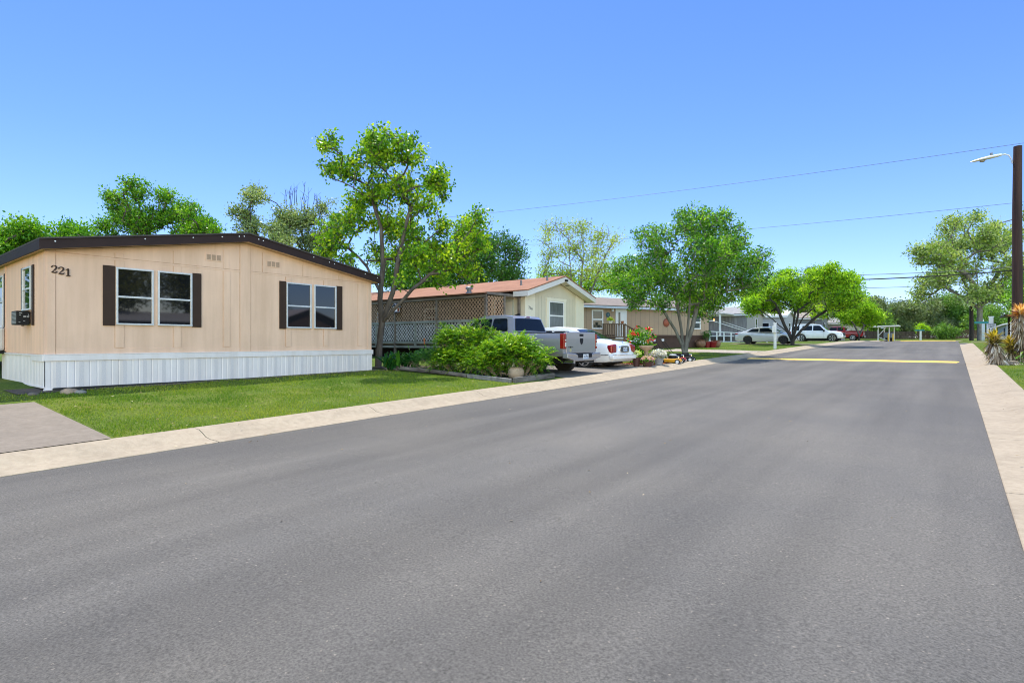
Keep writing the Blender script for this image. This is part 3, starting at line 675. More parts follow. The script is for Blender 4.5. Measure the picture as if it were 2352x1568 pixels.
# ------------------------------------------------------------------ vehicles (nose along +x, rear bumper at x=0, left side +y)
RUB = mat('tyre_rubber', (.018,.018,.018), .85, .15, 8)
RIM = mat('rim_silver', (.55,.56,.58), .28, .05, 5, metal=.8)
RIMD = mat('rim_dark', (.05,.05,.055), .35, .1, 5, metal=.6)
CGL = mat('car_glass', (.006,.009,.014), .03, .05, 1, ior=1.3)
CHR = mat('chrome', (.75,.76,.78), .12, .03, 3, metal=1.0)
REDL = mat('red_lens', (.22,.004,.006), .2, .15, 5, coat=.2)
CLRL = mat('clear_lens', (.55,.56,.52), .12, .1, 5, coat=1.0)
def paint(name, c, metal=0.0, rough=.35): return mat(name, c, rough, .015, 1, metal=metal, coat=1.0)
def wheel(par, x, y, r, w_, sgn, rim=RIM, spokes=5, sr=.64):
    mb = MB(); m = sgn
    mb.lathe([(r*.70, -w_/2*.92), (r*.93, -w_/2), (r, -w_/2*.78), (r, w_/2*.78), (r*.93, w_/2), (r*.70, w_/2*.92)], (x, y, r), 32, 'y')
    t = mb.build('wheel', RUB, par, smooth=40)
    g = MB(); yo = y+sgn*w_/2*.80; R = r*sr*1.08
    prof = [(R*.96, 0), (R*1.04, .0), (R*1.04, .035), (R*.94, .035), (R*.90, .01)]
    g.lathe([(q, yo-y+h*sgn) for q, h in [(R*.93,-.05),(R*1.05,-.05),(R*1.05,.028),(R*.95,.03),(R*.93,.0)]], (x, y, r), 28, 'y')
    for k in range(spokes):
        a = 2*math.pi*k/spokes+.3; M = Matrix.Translation((x, yo, r)) @ Matrix.Rotation(a, 4, 'Y')
        g.prism([(-.035, 0), (.035, 0), (.055, R*.96), (-.055, R*.96)], 'y', -.02, .018) if False else g.box(-.032, .032, -.02, .018, .0, R*.95, M)
    g.lathe([(R*.24, yo-y-.02), (R*.24, yo-y+.02*sgn)], (x, y, r), 14, 'y')
    g.build('rim', rim, t, smooth=30)
    MB().lathe([(R*.93, yo-y-.055*sgn), (R*.93, yo-y-.045*sgn)], (x, y, r), 20, 'y').build('brake_disc', BLK, t)
    return t
SEC = [(0,0),(.80,.0),(.93,.035),(.985,.16),(1.0,.40),(1.0,.62),(.985,.82),(.945,.935),(.84,.985),(0,1.0)]
def loft(stations, sec=SEC):
    """stations: (x, zbottom, ztop, halfwidth, crown)"""
    mb = MB(); n = len(sec); ring = 2*n-2; vs = []; fs = []
    for (x, zb, zt, hw, cr) in stations:
        h = zt-zb; half = [(p*hw, zb+q*h+(cr*(1-p*p) if q > .9 else 0)) for p, q in sec]
        pts = half + [(-a, b) for a, b in half[-2:0:-1]]
        vs += [(x, a, b) for a, b in pts]
    for i in range(len(stations)-1):
        for k in range(ring):
            k2 = (k+1) % ring; fs.append((i*ring+k, i*ring+k2, (i+1)*ring+k2, (i+1)*ring+k))
    fs.append(tuple(range(ring-1, -1, -1))); m = len(stations)-1; fs.append(tuple(m*ring+k for k in range(ring)))
    return mb.add(vs, fs)
def cut(o, cutters):
    """boolean difference, applied to the mesh"""
    made = []
    for mb in cutters:
        c = mb.build('cutter', None, o.parent); made.append(c)
        b = o.modifiers.new('cut', 'BOOLEAN'); b.operation = 'DIFFERENCE'; b.object = c; b.solver = 'EXACT'
    bpy.context.view_layer.update()
    me = bpy.data.meshes.new_from_object(o.evaluated_get(bpy.context.evaluated_depsgraph_get()))
    o.modifiers.clear(); old = o.data; o.data = me; bpy.data.meshes.remove(old)
    for c in made: bpy.data.objects.remove(c)
    for p in me.polygons: p.use_smooth = True
    me.set_sharp_from_angle(angle=math.radians(32)); return o
def cyl_y(x, z, r, y0, y1): return MB().lathe([(r, y0), (r, y1)], (x, 0, z), 28, 'y')
class Green:
    """tapered glasshouse from a side profile; gives points on its faces"""
    def __init__(s, prof, zb, zt, yb, yt, cr=.02): s.p = prof; s.zb = zb; s.zt = zt; s.yb = yb; s.yt = yt; s.cr = cr
    def y(s, z): 
        t = min(1, max(0, (z-s.zb)/(s.zt-s.zb))); return s.yb+(s.yt-s.yb)*t**1.25
    def mesh(s, name, m, par):
        mb = MB(); ks = [-1, -.93, -.6, 0, .6, .93, 1]; vs = []; fs = []; n = len(ks)
        for (x, z) in s.p:
            for k in ks: vs.append((x, s.y(z)*k, z+s.cr*(1-k*k)-(.012 if abs(k) == 1 else 0)))
        for i in range(len(s.p)-1):
            for k in range(n-1): fs.append((i*n+k, (i+1)*n+k, (i+1)*n+k+1, i*n+k+1))
        m_ = len(s.p)
        fs.append(tuple(i*n for i in range(m_))); fs.append(tuple(i*n+n-1 for i in range(m_-1, -1, -1)))
        fs.append((0, n-1, (m_-1)*n+n-1, (m_-1)*n)) if False else None
        fs = [f for f in fs if f]
        mb.add(vs, fs); return mb.build(name, m, par, smooth=28)
    def side(s, poly, name, m, par, off=.006):
        for sg in (1, -1):
            # subdivide edge points so the pane follows the curve
            mb = MB(); pts = [Vector((x, sg*(s.y(z)+off), z)) for x, z in poly]
            c = sum(pts, Vector())/len(pts); c.y = sg*(s.y(c.z)+off+.002)
            mb.add(pts+[c], [(i, (i+1) % len(pts), len(pts)) for i in range(len(pts))]); mb.build(name, m, par, smooth=30)
    def end(s, x0, z0, x1, z1, k0, k1, name, m, par, off=.008):
        """pane on the front or rear slope from (x0,z0) to (x1,z1)"""
        xs_ = [q[0] for q in s.p]; zs_ = [q[1] for q in s.p]; mb = MB(); vs = []; N_ = 7
        for i in range(N_):
            t = i/(N_-1); x = x0+(x1-x0)*t; z = float(np.interp(x, xs_, zs_)); e = .01; dz = (float(np.interp(x+e, xs_, zs_))-float(np.interp(x-e, xs_, zs_)))/(2*e)
            nrm = Vector((-dz, 0, 1)).normalized(); kk = k0+(k1-k0)*t
            for k in (-1, -.6, 0, .6, 1):
                K = k*kk; vs.append(Vector((x, s.y(z)*K, z+s.cr*(1-K*K)))+nrm*abs(off)*1.3)
        fs = [(i*5+j, i*5+j+1, (i+1)*5+j+1, (i+1)*5+j) for i in range(N_-1) for j in range(4)]
        return mb.add(vs, fs).build(name, m, par, smooth=40)
    nsign = 1
def rp(x0, x1, z0, z1, sl0=0, sl1=0):
    """side window outline: bottom from x0 to x1 at z0, top shifted by sl0 / sl1, rounded corners"""
    a, b, c, d = Vector((x0, z0)), Vector((x1, z0)), Vector((x1+sl1, z1)), Vector((x0+sl0, z1)); P = [a, b, c, d]; out = []
    for i in range(4):
        p = P[i]; u = (P[i-1]-p); v = (P[(i+1) % 4]-p); r = min(.05, u.length*.3, v.length*.3); un = u.normalized(); vn = v.normalized()
        out += [tuple(p+un*r), tuple(p+un*r*.3+vn*r*.3), tuple(p+vn*r)]
    return out
def plate(par, x, y, z, txt, face=-1, w_=.31, h_=.155):
    P = MB().box(x-.006, x+.006, y-w_/2, y+w_/2, z-h_/2, z+h_/2).build('license_plate', mat('plate_white', (.62,.66,.70), .4), par)
    bl = mat('plate_blue', (.10,.25,.50), .4); dk = mat('plate_dark', (.02,.03,.08), .5)
    xx = x+face*.0065
    MB().box(min(xx, xx+face*.001), max(xx, xx+face*.001), y-w_/2+.01, y+w_/2-.01, z-h_/2+.008, z-h_/2+.028).build('plate_band', bl, P)
    text(txt, .075, facing((xx, y, z+.0), (0, -1 if face < 0 else 1, 0)), 'plate_number', dk, P, .001, .002, xs=.92)
    text('TEXAS', .026, facing((xx, y, z+.058), (0, -1 if face < 0 else 1, 0)), 'plate_state', dk, P, .001, .001)
# ---- pickup
def pickup(name, label, pm, loc, rz, rim=RIM, detail=True, bumper=None, cab_x=2.02, box=False):
    T = thing(name, label, 'pickup truck', loc, rz, None)
    Z0 = .52
    st = [(.06,.62,1.30,.965,0),(.10,.55,1.325,.995,0),(1.2,.50,1.335,1.015,0),(cab_x-.03,.48,1.335,1.015,0),(cab_x+.02,.46,1.33,1.02,0),(3.0,.44,1.31,1.02,0),(4.25,.44,1.28,1.015,.03),(5.0,.44,1.24,1.0,.06),(5.5,.42,1.17,.97,.06),(5.72,.40,1.06,.92,.05),(5.82,.42,.90,.86,.03),(5.86,.5,.78,.80,0)]
    body = loft(st).build('body', pm, T)
    cut(body, [cyl_y(1.22, .44, .47, .62, 1.3), cyl_y(1.22, .44, .47, -1.3, -.62), cyl_y(4.87, .44, .47, .62, 1.3), cyl_y(4.87, .44, .47, -1.3, -.62),
               MB().box(.14, cab_x-.10, -.80, .80, .86, 1.6)])
    MB().box(.3, 5.5, -.74, .74, .34, .62).build('chassis', DKV, T)
    MB().box(.12, cab_x-.08, .80, .93, 1.338, 1.352).build('bed_rail_cap', BLK, T, bevel=.006); MB().box(.12, cab_x-.08, -.93, -.80, 1.338, 1.352).build('bed_rail_cap', BLK, T, bevel=.006)
    G = Green([(cab_x,1.30),(cab_x+.14,1.80),(cab_x+.22,1.875),(cab_x+.6,1.915),(cab_x+1.2,1.92),(cab_x+1.55,1.885),(cab_x+1.72,1.82),(cab_x+2.1,1.55),(cab_x+2.42,1.28)], 1.28, 1.92, .945, .74)
    cabin = G.mesh('cabin', pm, T)
    G.side(rp(cab_x+.28, cab_x+.98, 1.37, 1.80, .12, 0), 'side_window', CGL, cabin); G.side(rp(cab_x+1.05, cab_x+2.18, 1.37, 1.80, .0, -.42), 'side_window', CGL, cabin)
    G.nsign = 1; rw = G.end(cab_x+.020, 1.38, cab_x+.135, 1.79, .92, .90, 'rear_window', CGL, cabin)
    G.end(cab_x+2.34, 1.35, cab_x+1.76, 1.80, .92, .90, 'windshield', CGL, cabin, off=-.010)
    MB().box(cab_x+.13, cab_x+.17, -.17, .17, 1.825, 1.875).build('third_brake_light', CHR, cabin, bevel=.01).name = 'third_brake_light'
    MB().box(cab_x+.122, cab_x+.135, -.09, .09, 1.835, 1.868).build('red_lens', REDL, cabin)
    if detail:
        MB().prism([(cab_x+.5, 1.93), (cab_x+.75, 1.93), (cab_x+.53, 2.0), (cab_x+.50, 2.0)], 'y', -.03, .03).build('antenna_fin', BLK, cabin)
        MB().box(cab_x+.037, cab_x+.047, -.30, .25, 1.40, 1.42).build('window_frame_bar', BLK, cabin); 
    # tailgate
    tg = MB().box(.035, .10, -.865, .865, .66, 1.325).build('tailgate', pm, T, bevel=.02)
    MB().box(.028, .05, -.12, .12, 1.19, 1.27).build('tailgate_handle', BLK, tg, bevel=.015)
    if detail:
        MB().prism([(-.085,1.13),(.085,1.13),(.095,1.06),(.05,.96),(0,.93),(-.05,.96),(-.095,1.06)], 'x', .022, .036).build('badge', BLK, tg, bevel=.004)
        MB().box(.028, .036, .50, .80, .845, .862).build('emblem', BLK, tg); MB().box(.026, .036, .62, .68, .83, .877).build('emblem', BLK, tg)
        MB().lathe([(.055,.030),(.055,.034)], (0, .65, .76), 16, 'x').build('emblem', CHR, tg).scale = (1, 1, 1)
    for sg in (1, -1):
        l = MB().box(.03, .20, sg*.875 if sg > 0 else -1.003, 1.003 if sg > 0 else -.875, .80, 1.27).build('tail_light', REDL, T, bevel=.025)
        MB().box(.025, .035, min(sg*.895, sg*.965), max(sg*.895, sg*.965), .87, 1.0).build('reverse_lens', CLRL, l)
        MB().box(.025, .035, min(sg*.895, sg*.965), max(sg*.895, sg*.965), 1.05, 1.09).build('clear_strip', CLRL, l)
        m = MB().box(cab_x+2.0, cab_x+2.16, min(sg*.98, sg*1.22), max(sg*.98, sg*1.22), 1.32, 1.56).build('side_mirror', BLK, T, bevel=.04)
        MB().bar((cab_x+2.1, sg*.92, 1.38), (cab_x+2.1, sg*1.05, 1.38), .06, .05).build('mirror_arm', BLK, m)
        for xx in (cab_x+.35, cab_x+1.3): MB().box(xx, xx+.22, min(sg*1.02, sg*1.05), max(sg*1.02, sg*1.05), 1.16, 1.20).build('door_handle', pm, T, bevel=.01)
        for xx in (cab_x+.10, cab_x+1.02, cab_x+2.12):
            MB().box(xx, xx+.008, min(sg*1.017, sg*1.0215), max(sg*1.017, sg*1.0215), .58, 1.29).build('door_seam', BLK, T)
        MB().box(5.55, 5.78, min(sg*.62, sg*.90), max(sg*.62, sg*.90), .88, 1.04).build('headlight', CLRL, T, bevel=.03)
        for xx in (1.22, 4.87): wheel(T, xx, sg*.86, .405, .28, sg, rim)
    MB().box(5.80, 5.88, -.60, .60, .68, 1.02).build('grille', BLK, T, bevel=.02)
    bm_ = bumper or pm
    B_ = MB()
    B_.prism([(-.99,.68),(-.55,.66),(-.40,.60),(.40,.60),(.55,.66),(.99,.68),(1.0,.52),(.62,.44),(.45,.42),(-.45,.42),(-.62,.44),(-1.0,.52)], 'x', -.10, .10)
    bo = B_.build('rear_bumper', bm_, T, bevel=.02)
    MB().box(-.075, .03, -.72, .72, .605, .655).build('bumper_step', BLK, bo, bevel=.01); MB().box(-.104, -.06, -.42, .42, .52, .62).build('bumper_recess', BLK, bo, bevel=.006)
    for sg in (1, -1): MB().lathe([(.055, -.09), (.055, .3), (.045, .3)], (0, sg*.62, .40), 14, 'x').build('exhaust_tip', CHR if detail else BLK, T, smooth=40)
    return T
GREYP = paint('grey_pickup_paint', (.25,.245,.26), .2, .28)
# rear faces the road: nose along -x => rotate 180
PU = pickup('pickup_truck', 'silver grey four-door pickup parked tail to the road behind the leafy shrubs', GREYP, (-9.22, 15.18, -1.03), math.pi)
plate(PU, -.112, -.02, .555, 'CG-7553')
# ---- sedans and the suv share one builder
def car(name, label, cat, pm, loc, rz, st, green, wins, rear, front, wheels, wr, extra=None, rim=RIM, group=None, spokes=5, cr=.03, yb=.86, yt=.60, cutw=.0):
    T = thing(name, label, cat, loc, rz, group)
    body = loft(st).build('body', pm, T)
    R = wr*1.13; cs = []
    for x in wheels:
        for a, b in ((.55, 1.4), (-1.4, -.55)): cs.append(cyl_y(x, wr*1.05, R*1.04, a, b))
    cut(body, cs)
    MB().box(st[0][0]+.4, st[-1][0]-.4, -.66, .66, .16, .5).build('chassis', DKV, T)
    zs = [p[1] for p in green]; G = Green(green, min(green[0][1], green[-1][1]), max(zs), yb, yt, cr); cabin = G.mesh('cabin', pm, T)
    for w_ in wins: G.side(w_, 'side_window', CGL, cabin)
    G.end(*rear, 'rear_window', CGL, cabin, off=.008); G.end(*front, 'windshield', CGL, cabin, off=-.008)
    hw = max(s[3] for s in st)
    for sg in (1, -1):
        for x in wheels: wheel(T, x, sg*(hw-.13), wr, .215, sg, rim, spokes)
    if extra: extra(T, cabin, hw)
    return T
WCAR = paint('white_car_paint', (.78,.78,.77)); 
st = [(.0,.38,.62,.72,0),(.02,.30,.72,.84,.0),(.06,.26,.84,.90,.01),(.10,.25,.90,.925,.02),(.30,.22,.985,.955,.02),(.8,.20,1.01,.975,.03),(1.4,.20,1.0,.985,.03),(2.6,.20,.96,.99,.02),(3.7,.20,.95,.985,.03),(4.4,.20,.90,.965,.04),(5.0,.22,.82,.93,.04),(5.3,.28,.70,.85,.03),(5.38,.35,.6,.72,0)]
gr = [(.80,.97),(1.0,1.08),(1.35,1.27),(1.70,1.42),(2.05,1.50),(2.6,1.545),(3.1,1.52),(3.5,1.43),(3.9,1.19),(4.25,.95)]
def ex_sedan(T, cabin, hw):
    for sg in (1, -1):
        l = MB(); a, b = sg*.56, sg*.93
        l.prism([(min(a,b),.56),(max(a,b),.56),(max(a,b),.90 if sg < 0 else .86),(min(a,b),.86 if sg < 0 else .90)] if sg > 0 else [(-.93,.56),(-.56,.56),(-.56,.90),(-.93,.84)], 'x', -.012, .24)
        l.build('tail_light', REDL, T, bevel=.06)
        MB().box(3.75, 3.9, min(sg*.97, sg*1.12), max(sg*.97, sg*1.12), .93, 1.07).build('side_mirror', WCAR, T, bevel=.04)
        MB().box(.1, 5.0, min(sg*.985, sg*1.0), max(sg*.985, sg*1.0), .50, .525).build('side_moulding', CHR, T)
        for xx in (1.75, 2.85): MB().box(xx, xx+.2, min(sg*.985, sg*1.012), max(sg*.985, sg*1.012), .80, .835).build('door_handle', CHR, T, bevel=.008)
    pr = MB(); n = 10
    for (o, i, x) in ((1.0, .82, -.03),):
        P = [(.36*o*math.copysign(abs(math.cos(t))**.5, math.cos(t)), .70+.135*math.copysign(abs(math.sin(t))**.5, math.sin(t))) for t in np.linspace(0, 2*math.pi, 25)[:-1]]
        pr.prism(P, 'x', -.025, .05)
    f = pr.build('plate_surround', CHR, T, bevel=.008)
    P2 = [(.31*math.copysign(abs(math.cos(t))**.5, math.cos(t)), .70+.10*math.copysign(abs(math.sin(t))**.5, math.sin(t))) for t in np.linspace(0, 2*math.pi, 25)[:-1]]
    MB().prism(P2, 'x', -.030, -.02).build('plate_recess', mat('recess_dark', (.03,.035,.04), .3), f)
    plate(T, -.038, -.02, .70, 'MSV-8770', w_=.29, h_=.14)
    b = MB(); b.prism([(-.95,.34),(.95,.34),(.97,.46),(.93,.52),(-.93,.52),(-.97,.46)], 'x', -.09, .10); bb = b.build('rear_bumper', WCAR, T, bevel=.05)
    MB().box(-.095, .0, -.93, .93, .49, .515).build('bumper_strip', CHR, bb, bevel=.005)
    MB().prism([(.0,.955),(.07,.955),(.05,1.02),(.03,1.02)], 'y', -.006, .006).build('hood_ornament', CHR, T) if False else MB().prism([(.05,.90),(.09,.96),(.10,1.02),(.08,1.02)], 'y', -.012, .012).build('trunk_emblem', CHR, T)
SD = car('sedan', 'white rounded sedan with large red tail lights parked beside the silver grey pickup', 'car', WCAR, (-9.45, 18.48, -.985), math.pi, st, gr,
    [rp(1.60, 2.62, 1.02, 1.38, .34, 0), rp(2.70, 3.90, 1.02, 1.40, 0, -.46)], (.96, 1.05, 1.68, 1.37, .92, .86), (4.12, 1.02, 3.52, 1.39, .92, .88), (1.12, 4.1), .335, ex_sedan)
SILV = paint('silver_car_paint', (.62,.62,.61), .2, .28)
st2 = [(.0,.42,.70,.70,0),(.03,.30,.88,.84,0),(.12,.24,1.0,.89,.01),(.35,.21,1.03,.915,.02),(1.0,.18,1.0,.925,.02),(2.4,.18,.95,.925,.02),(3.6,.18,.93,.92,.04),(4.2,.20,.84,.90,.06),(4.6,.22,.74,.86,.05),(4.8,.25,.64,.78,.02),(4.88,.30,.55,.66,0)]
gr2 = [(.45,1.0),(.9,1.16),(1.3,1.31),(1.7,1.41),(2.15,1.455),(2.6,1.44),(2.95,1.37),(3.4,1.14),(3.75,.95)]
def ex_silver(T, cabin, hw):
    for sg in (1, -1):
        MB().box(.02, .36, min(sg*.55, sg*.895), max(sg*.55, sg*.895), .80, .93).build('tail_light', REDL, T, bevel=.04)
        MB().box(4.36, 4.66, min(sg*.56, sg*.86), max(sg*.56, sg*.86), .60, .72).build('headlight', CLRL, T, bevel=.04)
        MB().box(3.3, 3.42, min(sg*.90, sg*1.08), max(sg*.90, sg*1.08), .96, 1.08).build('side_mirror', SILV, T, bevel=.03)
        for xx in (1.35, 2.5): MB().box(xx, xx+.2, min(sg*.925, sg*.95), max(sg*.925, sg*.95), .80, .83).build('door_handle', CHR, T, bevel=.008)
    MB().box(4.80, 4.895, -.55, .55, .34, .52).build('grille', BLK, T, bevel=.02); MB().box(4.74, 4.84, -.5, .5, .60, .64).build('grille', BLK, T, bevel=.01)
    MB().box(4.89, 4.90, -.26, .26, .40, .50).build('front_plate', WHITE, T)
SC1 = car('sedan', 'silver sedan parked under the umbrella shaped tree with its nose to the road', 'car', SILV, (-15.05, 51.2, -.205), 0, st2, gr2,
    [rp(1.0, 1.95, 1.02, 1.30, .42, .0), rp(2.02, 3.2, 1.0, 1.34, 0, -.48)], (.62, 1.06, 1.26, 1.29, .90, .85), (3.62, 1.01, 3.0, 1.34, .92, .88), (1.08, 3.91), .335, ex_silver, RIMD)
WSUV = paint('white_suv_paint', (.76,.76,.77))
st3 = [(.0,.5,.95,.86,0),(.04,.42,1.10,.96,0),(.3,.38,1.16,.99,0),(1.2,.36,1.17,1.0,0),(3.3,.36,1.17,1.0,0),(3.8,.36,1.16,.995,.03),(4.4,.36,1.12,.98,.06),(4.85,.38,1.02,.95,.05),(5.02,.42,.9,.90,.02),(5.12,.5,.75,.82,0)]
gr3 = [(.03,1.12),(.10,1.5),(.22,1.80),(.4,1.87),(1.2,1.93),(2.3,1.92),(2.75,1.87),(3.0,1.78),(3.45,1.42),(3.78,1.14)]
def ex_suv(T, cabin, hw):
    for sg in (1, -1):
        MB().box(-.01, .14, min(sg*.82, sg*.99), max(sg*.82, sg*.99), .85, 1.15).build('tail_light', REDL, T, bevel=.02)
        MB().box(4.70, 5.0, min(sg*.62, sg*.93), max(sg*.62, sg*.93), .72, .94).build('headlight', CLRL, T, bevel=.03)
        MB().box(3.30, 3.45, min(sg*.99, sg*1.2), max(sg*.99, sg*1.2), 1.10, 1.3).build('side_mirror', BLK, T, bevel=.03)
        MB().box(.5, 2.4, min(sg*.62, sg*.66), max(sg*.62, sg*.66), 1.93, 1.975).build('roof_rail', CHR, T)
        for xx in (1.35, 2.4): MB().box(xx, xx+.22, min(sg*1.0, sg*1.03), max(sg*1.0, sg*1.03), .98, 1.02).build('door_handle', WSUV, T, bevel=.008)
        for xx in (1.3, 2.32, 3.35): MB().box(xx, xx+.008, min(sg*.997, sg*1.0025), max(sg*.997, sg*1.0025), .45, 1.14).build('door_seam', mat('seam_grey', (.2,.2,.2), .7), T)
    MB().box(5.0, 5.13, -.6, .6, .66, .95).build('grille', BLK, T, bevel=.02)
SV = car('suv', 'white suv with dark windows parked between the umbrella shaped tree and the red pickup', 'car', WSUV, (-14.2, 68.0, -.055), 0, st3, gr3,
    [rp(.22, .95, 1.25, 1.72, .08, .04), rp(1.28, 2.22, 1.25, 1.75, -.02, 0), rp(2.32, 3.42, 1.22, 1.76, 0, -.48)], (.075, 1.25, .20, 1.72, .88, .86), (3.66, 1.22, 3.06, 1.74, .92, .90), (1.15, 4.12), .42, ex_suv, RIM, yb=.965, yt=.76)
REDP = paint('red_pickup_paint', (.40,.010,.020))
RP = pickup('pickup_truck', 'dark red pickup parked beyond the white suv with its tail to the road', REDP, (-9.35, 87.2, .09), math.pi, detail=False, bumper=CHR)
for o in [x for x in COL.objects if x.parent == RP and x.name.startswith('tail_light')]: pass
MB().box(1.5, 1.95, -.75, .75, 1.2, 1.48).build('tool_box', CHR, RP, bevel=.02)
# ------------------------------------------------------------------ vegetation
R_ = np.array([math.cos(TH), math.sin(TH), 0.0]); D_ = np.array([-math.sin(TH), math.cos(TH), 0.0]); U_ = np.array([0, 0, 1.0])
def npmesh(name, V, F, m, parent=None, rnd=None, smooth=False):
    """V (n,3), F (m,k) with one k"""
    me = bpy.data.meshes.new(name); n, k = len(V), F.shape[1]
    me.vertices.add(n); me.vertices.foreach_set('co', V.astype(np.float32).ravel())
    me.loops.add(F.size); me.loops.foreach_set('vertex_index', F.astype(np.int32).ravel())
    me.polygons.add(len(F)); me.polygons.foreach_set('loop_start', np.arange(0, F.size, k, dtype=np.int32)); me.polygons.foreach_set('loop_total', np.full(len(F), k, dtype=np.int32))
    if smooth: me.polygons.foreach_set('use_smooth', np.ones(len(F), dtype=bool))
    me.update(calc_edges=True)
    if rnd is not None: at = me.attributes.new('rnd', 'FLOAT', 'POINT'); at.data.foreach_set('value', rnd.astype(np.float32))
    me.materials.append(m); o = bpy.data.objects.new(name, me); COL.objects.link(o)
    if parent: o.parent = parent
    return o
def unit(a): return a/np.maximum(np.linalg.norm(a, axis=1, keepdims=True), 1e-9)
def leaf_arrays(P, A, L, Wd_, rng, fold=.12, up=.5):
    """diamond leaves at P pointing along A, length L, width Wd_"""
    n = len(P); q = rng.normal(size=(n, 3)); q[:, 2] += up
    S = unit(np.cross(A, q)); Nn = np.cross(S, A)
    L = L[:, None]; w = Wd_[:, None]/2
    m = P+A*L*.42
    V = np.stack([P, m+S*w+Nn*L*fold, P+A*L, m-S*w+Nn*L*fold], 1).reshape(-1, 3)
    F = np.arange(4*n).reshape(n, 4); return V, F
def leaves(name, centres, sig, nper, size, m, parent, rng, droop=.0, crnd=None, flat=.8, aspect=.55, up=.5, outw=None):
    n = len(centres)*nper; C = np.repeat(centres, nper, 0); off = rng.normal(size=(n, 3))*sig; off[:, 2] *= flat
    A = rng.normal(size=(n, 3))*.8+unit(off)*.6; A[:, 2] += -droop+.15; A = unit(A)
    L = size*rng.uniform(.65, 1.35, n); V, F = leaf_arrays(C+off, A, L, L*aspect, rng, up=up)
    cr = rng.random(len(centres)) if crnd is None else crnd
    r = np.clip(np.repeat(cr, nper)*.6+rng.random(n)*.4, 0, 1); return npmesh(name, V, F, m, parent, np.repeat(r, 4))
def tubes(edges, P, rad, name, m, parent, k=5):
    """edges (a,b): tapered k-sided tubes"""
    E_ = np.array(edges); a, b = P[E_[:, 0]], P[E_[:, 1]]; d = unit(b-a)
    ref = np.where(np.abs(d[:, 2:3]) > .9, np.array([[1.0, 0, 0]]), np.array([[0, 0, 1.0]])); s_ = unit(np.cross(d, ref)); t_ = np.cross(d, s_)
    ra = np.minimum(rad[E_[:, 0]], rad[E_[:, 1]]*1.25)[:, None]; rb = rad[E_[:, 1]][:, None]; V = []
    ext = d*ra*.35
    for (c, r, e) in ((a-ext, ra, 0), (b+d*rb*.15, rb, 1)):
        for j in range(k):
            t = 2*math.pi*j/k; V.append(c+(s_*math.cos(t)+t_*math.sin(t))*r)
    V = np.stack(V, 1).reshape(-1, 3); n = len(E_); F = []
    base = np.arange(n)[:, None]*2*k
    for j in range(k):
        j2 = (j+1) % k; F.append(base+np.array([[j, j2, k+j2, k+j]]))
    F = np.concatenate(F, 0); return npmesh(name, V, F, m, parent, smooth=True)
BARK = mat('bark', (.085,.068,.055), .95, .4, 7, .9, 30, stretch=(1,1,.25), col2=(.15,.125,.105))
BARKL = mat('pale_bark', (.13,.12,.095), .9, .4, 5, .6, 25, stretch=(1,1,.3), col2=(.24,.225,.19))
BARKD = mat('dark_bark', (.035,.028,.024), .95, .4, 7, .8, 30, stretch=(1,1,.3))
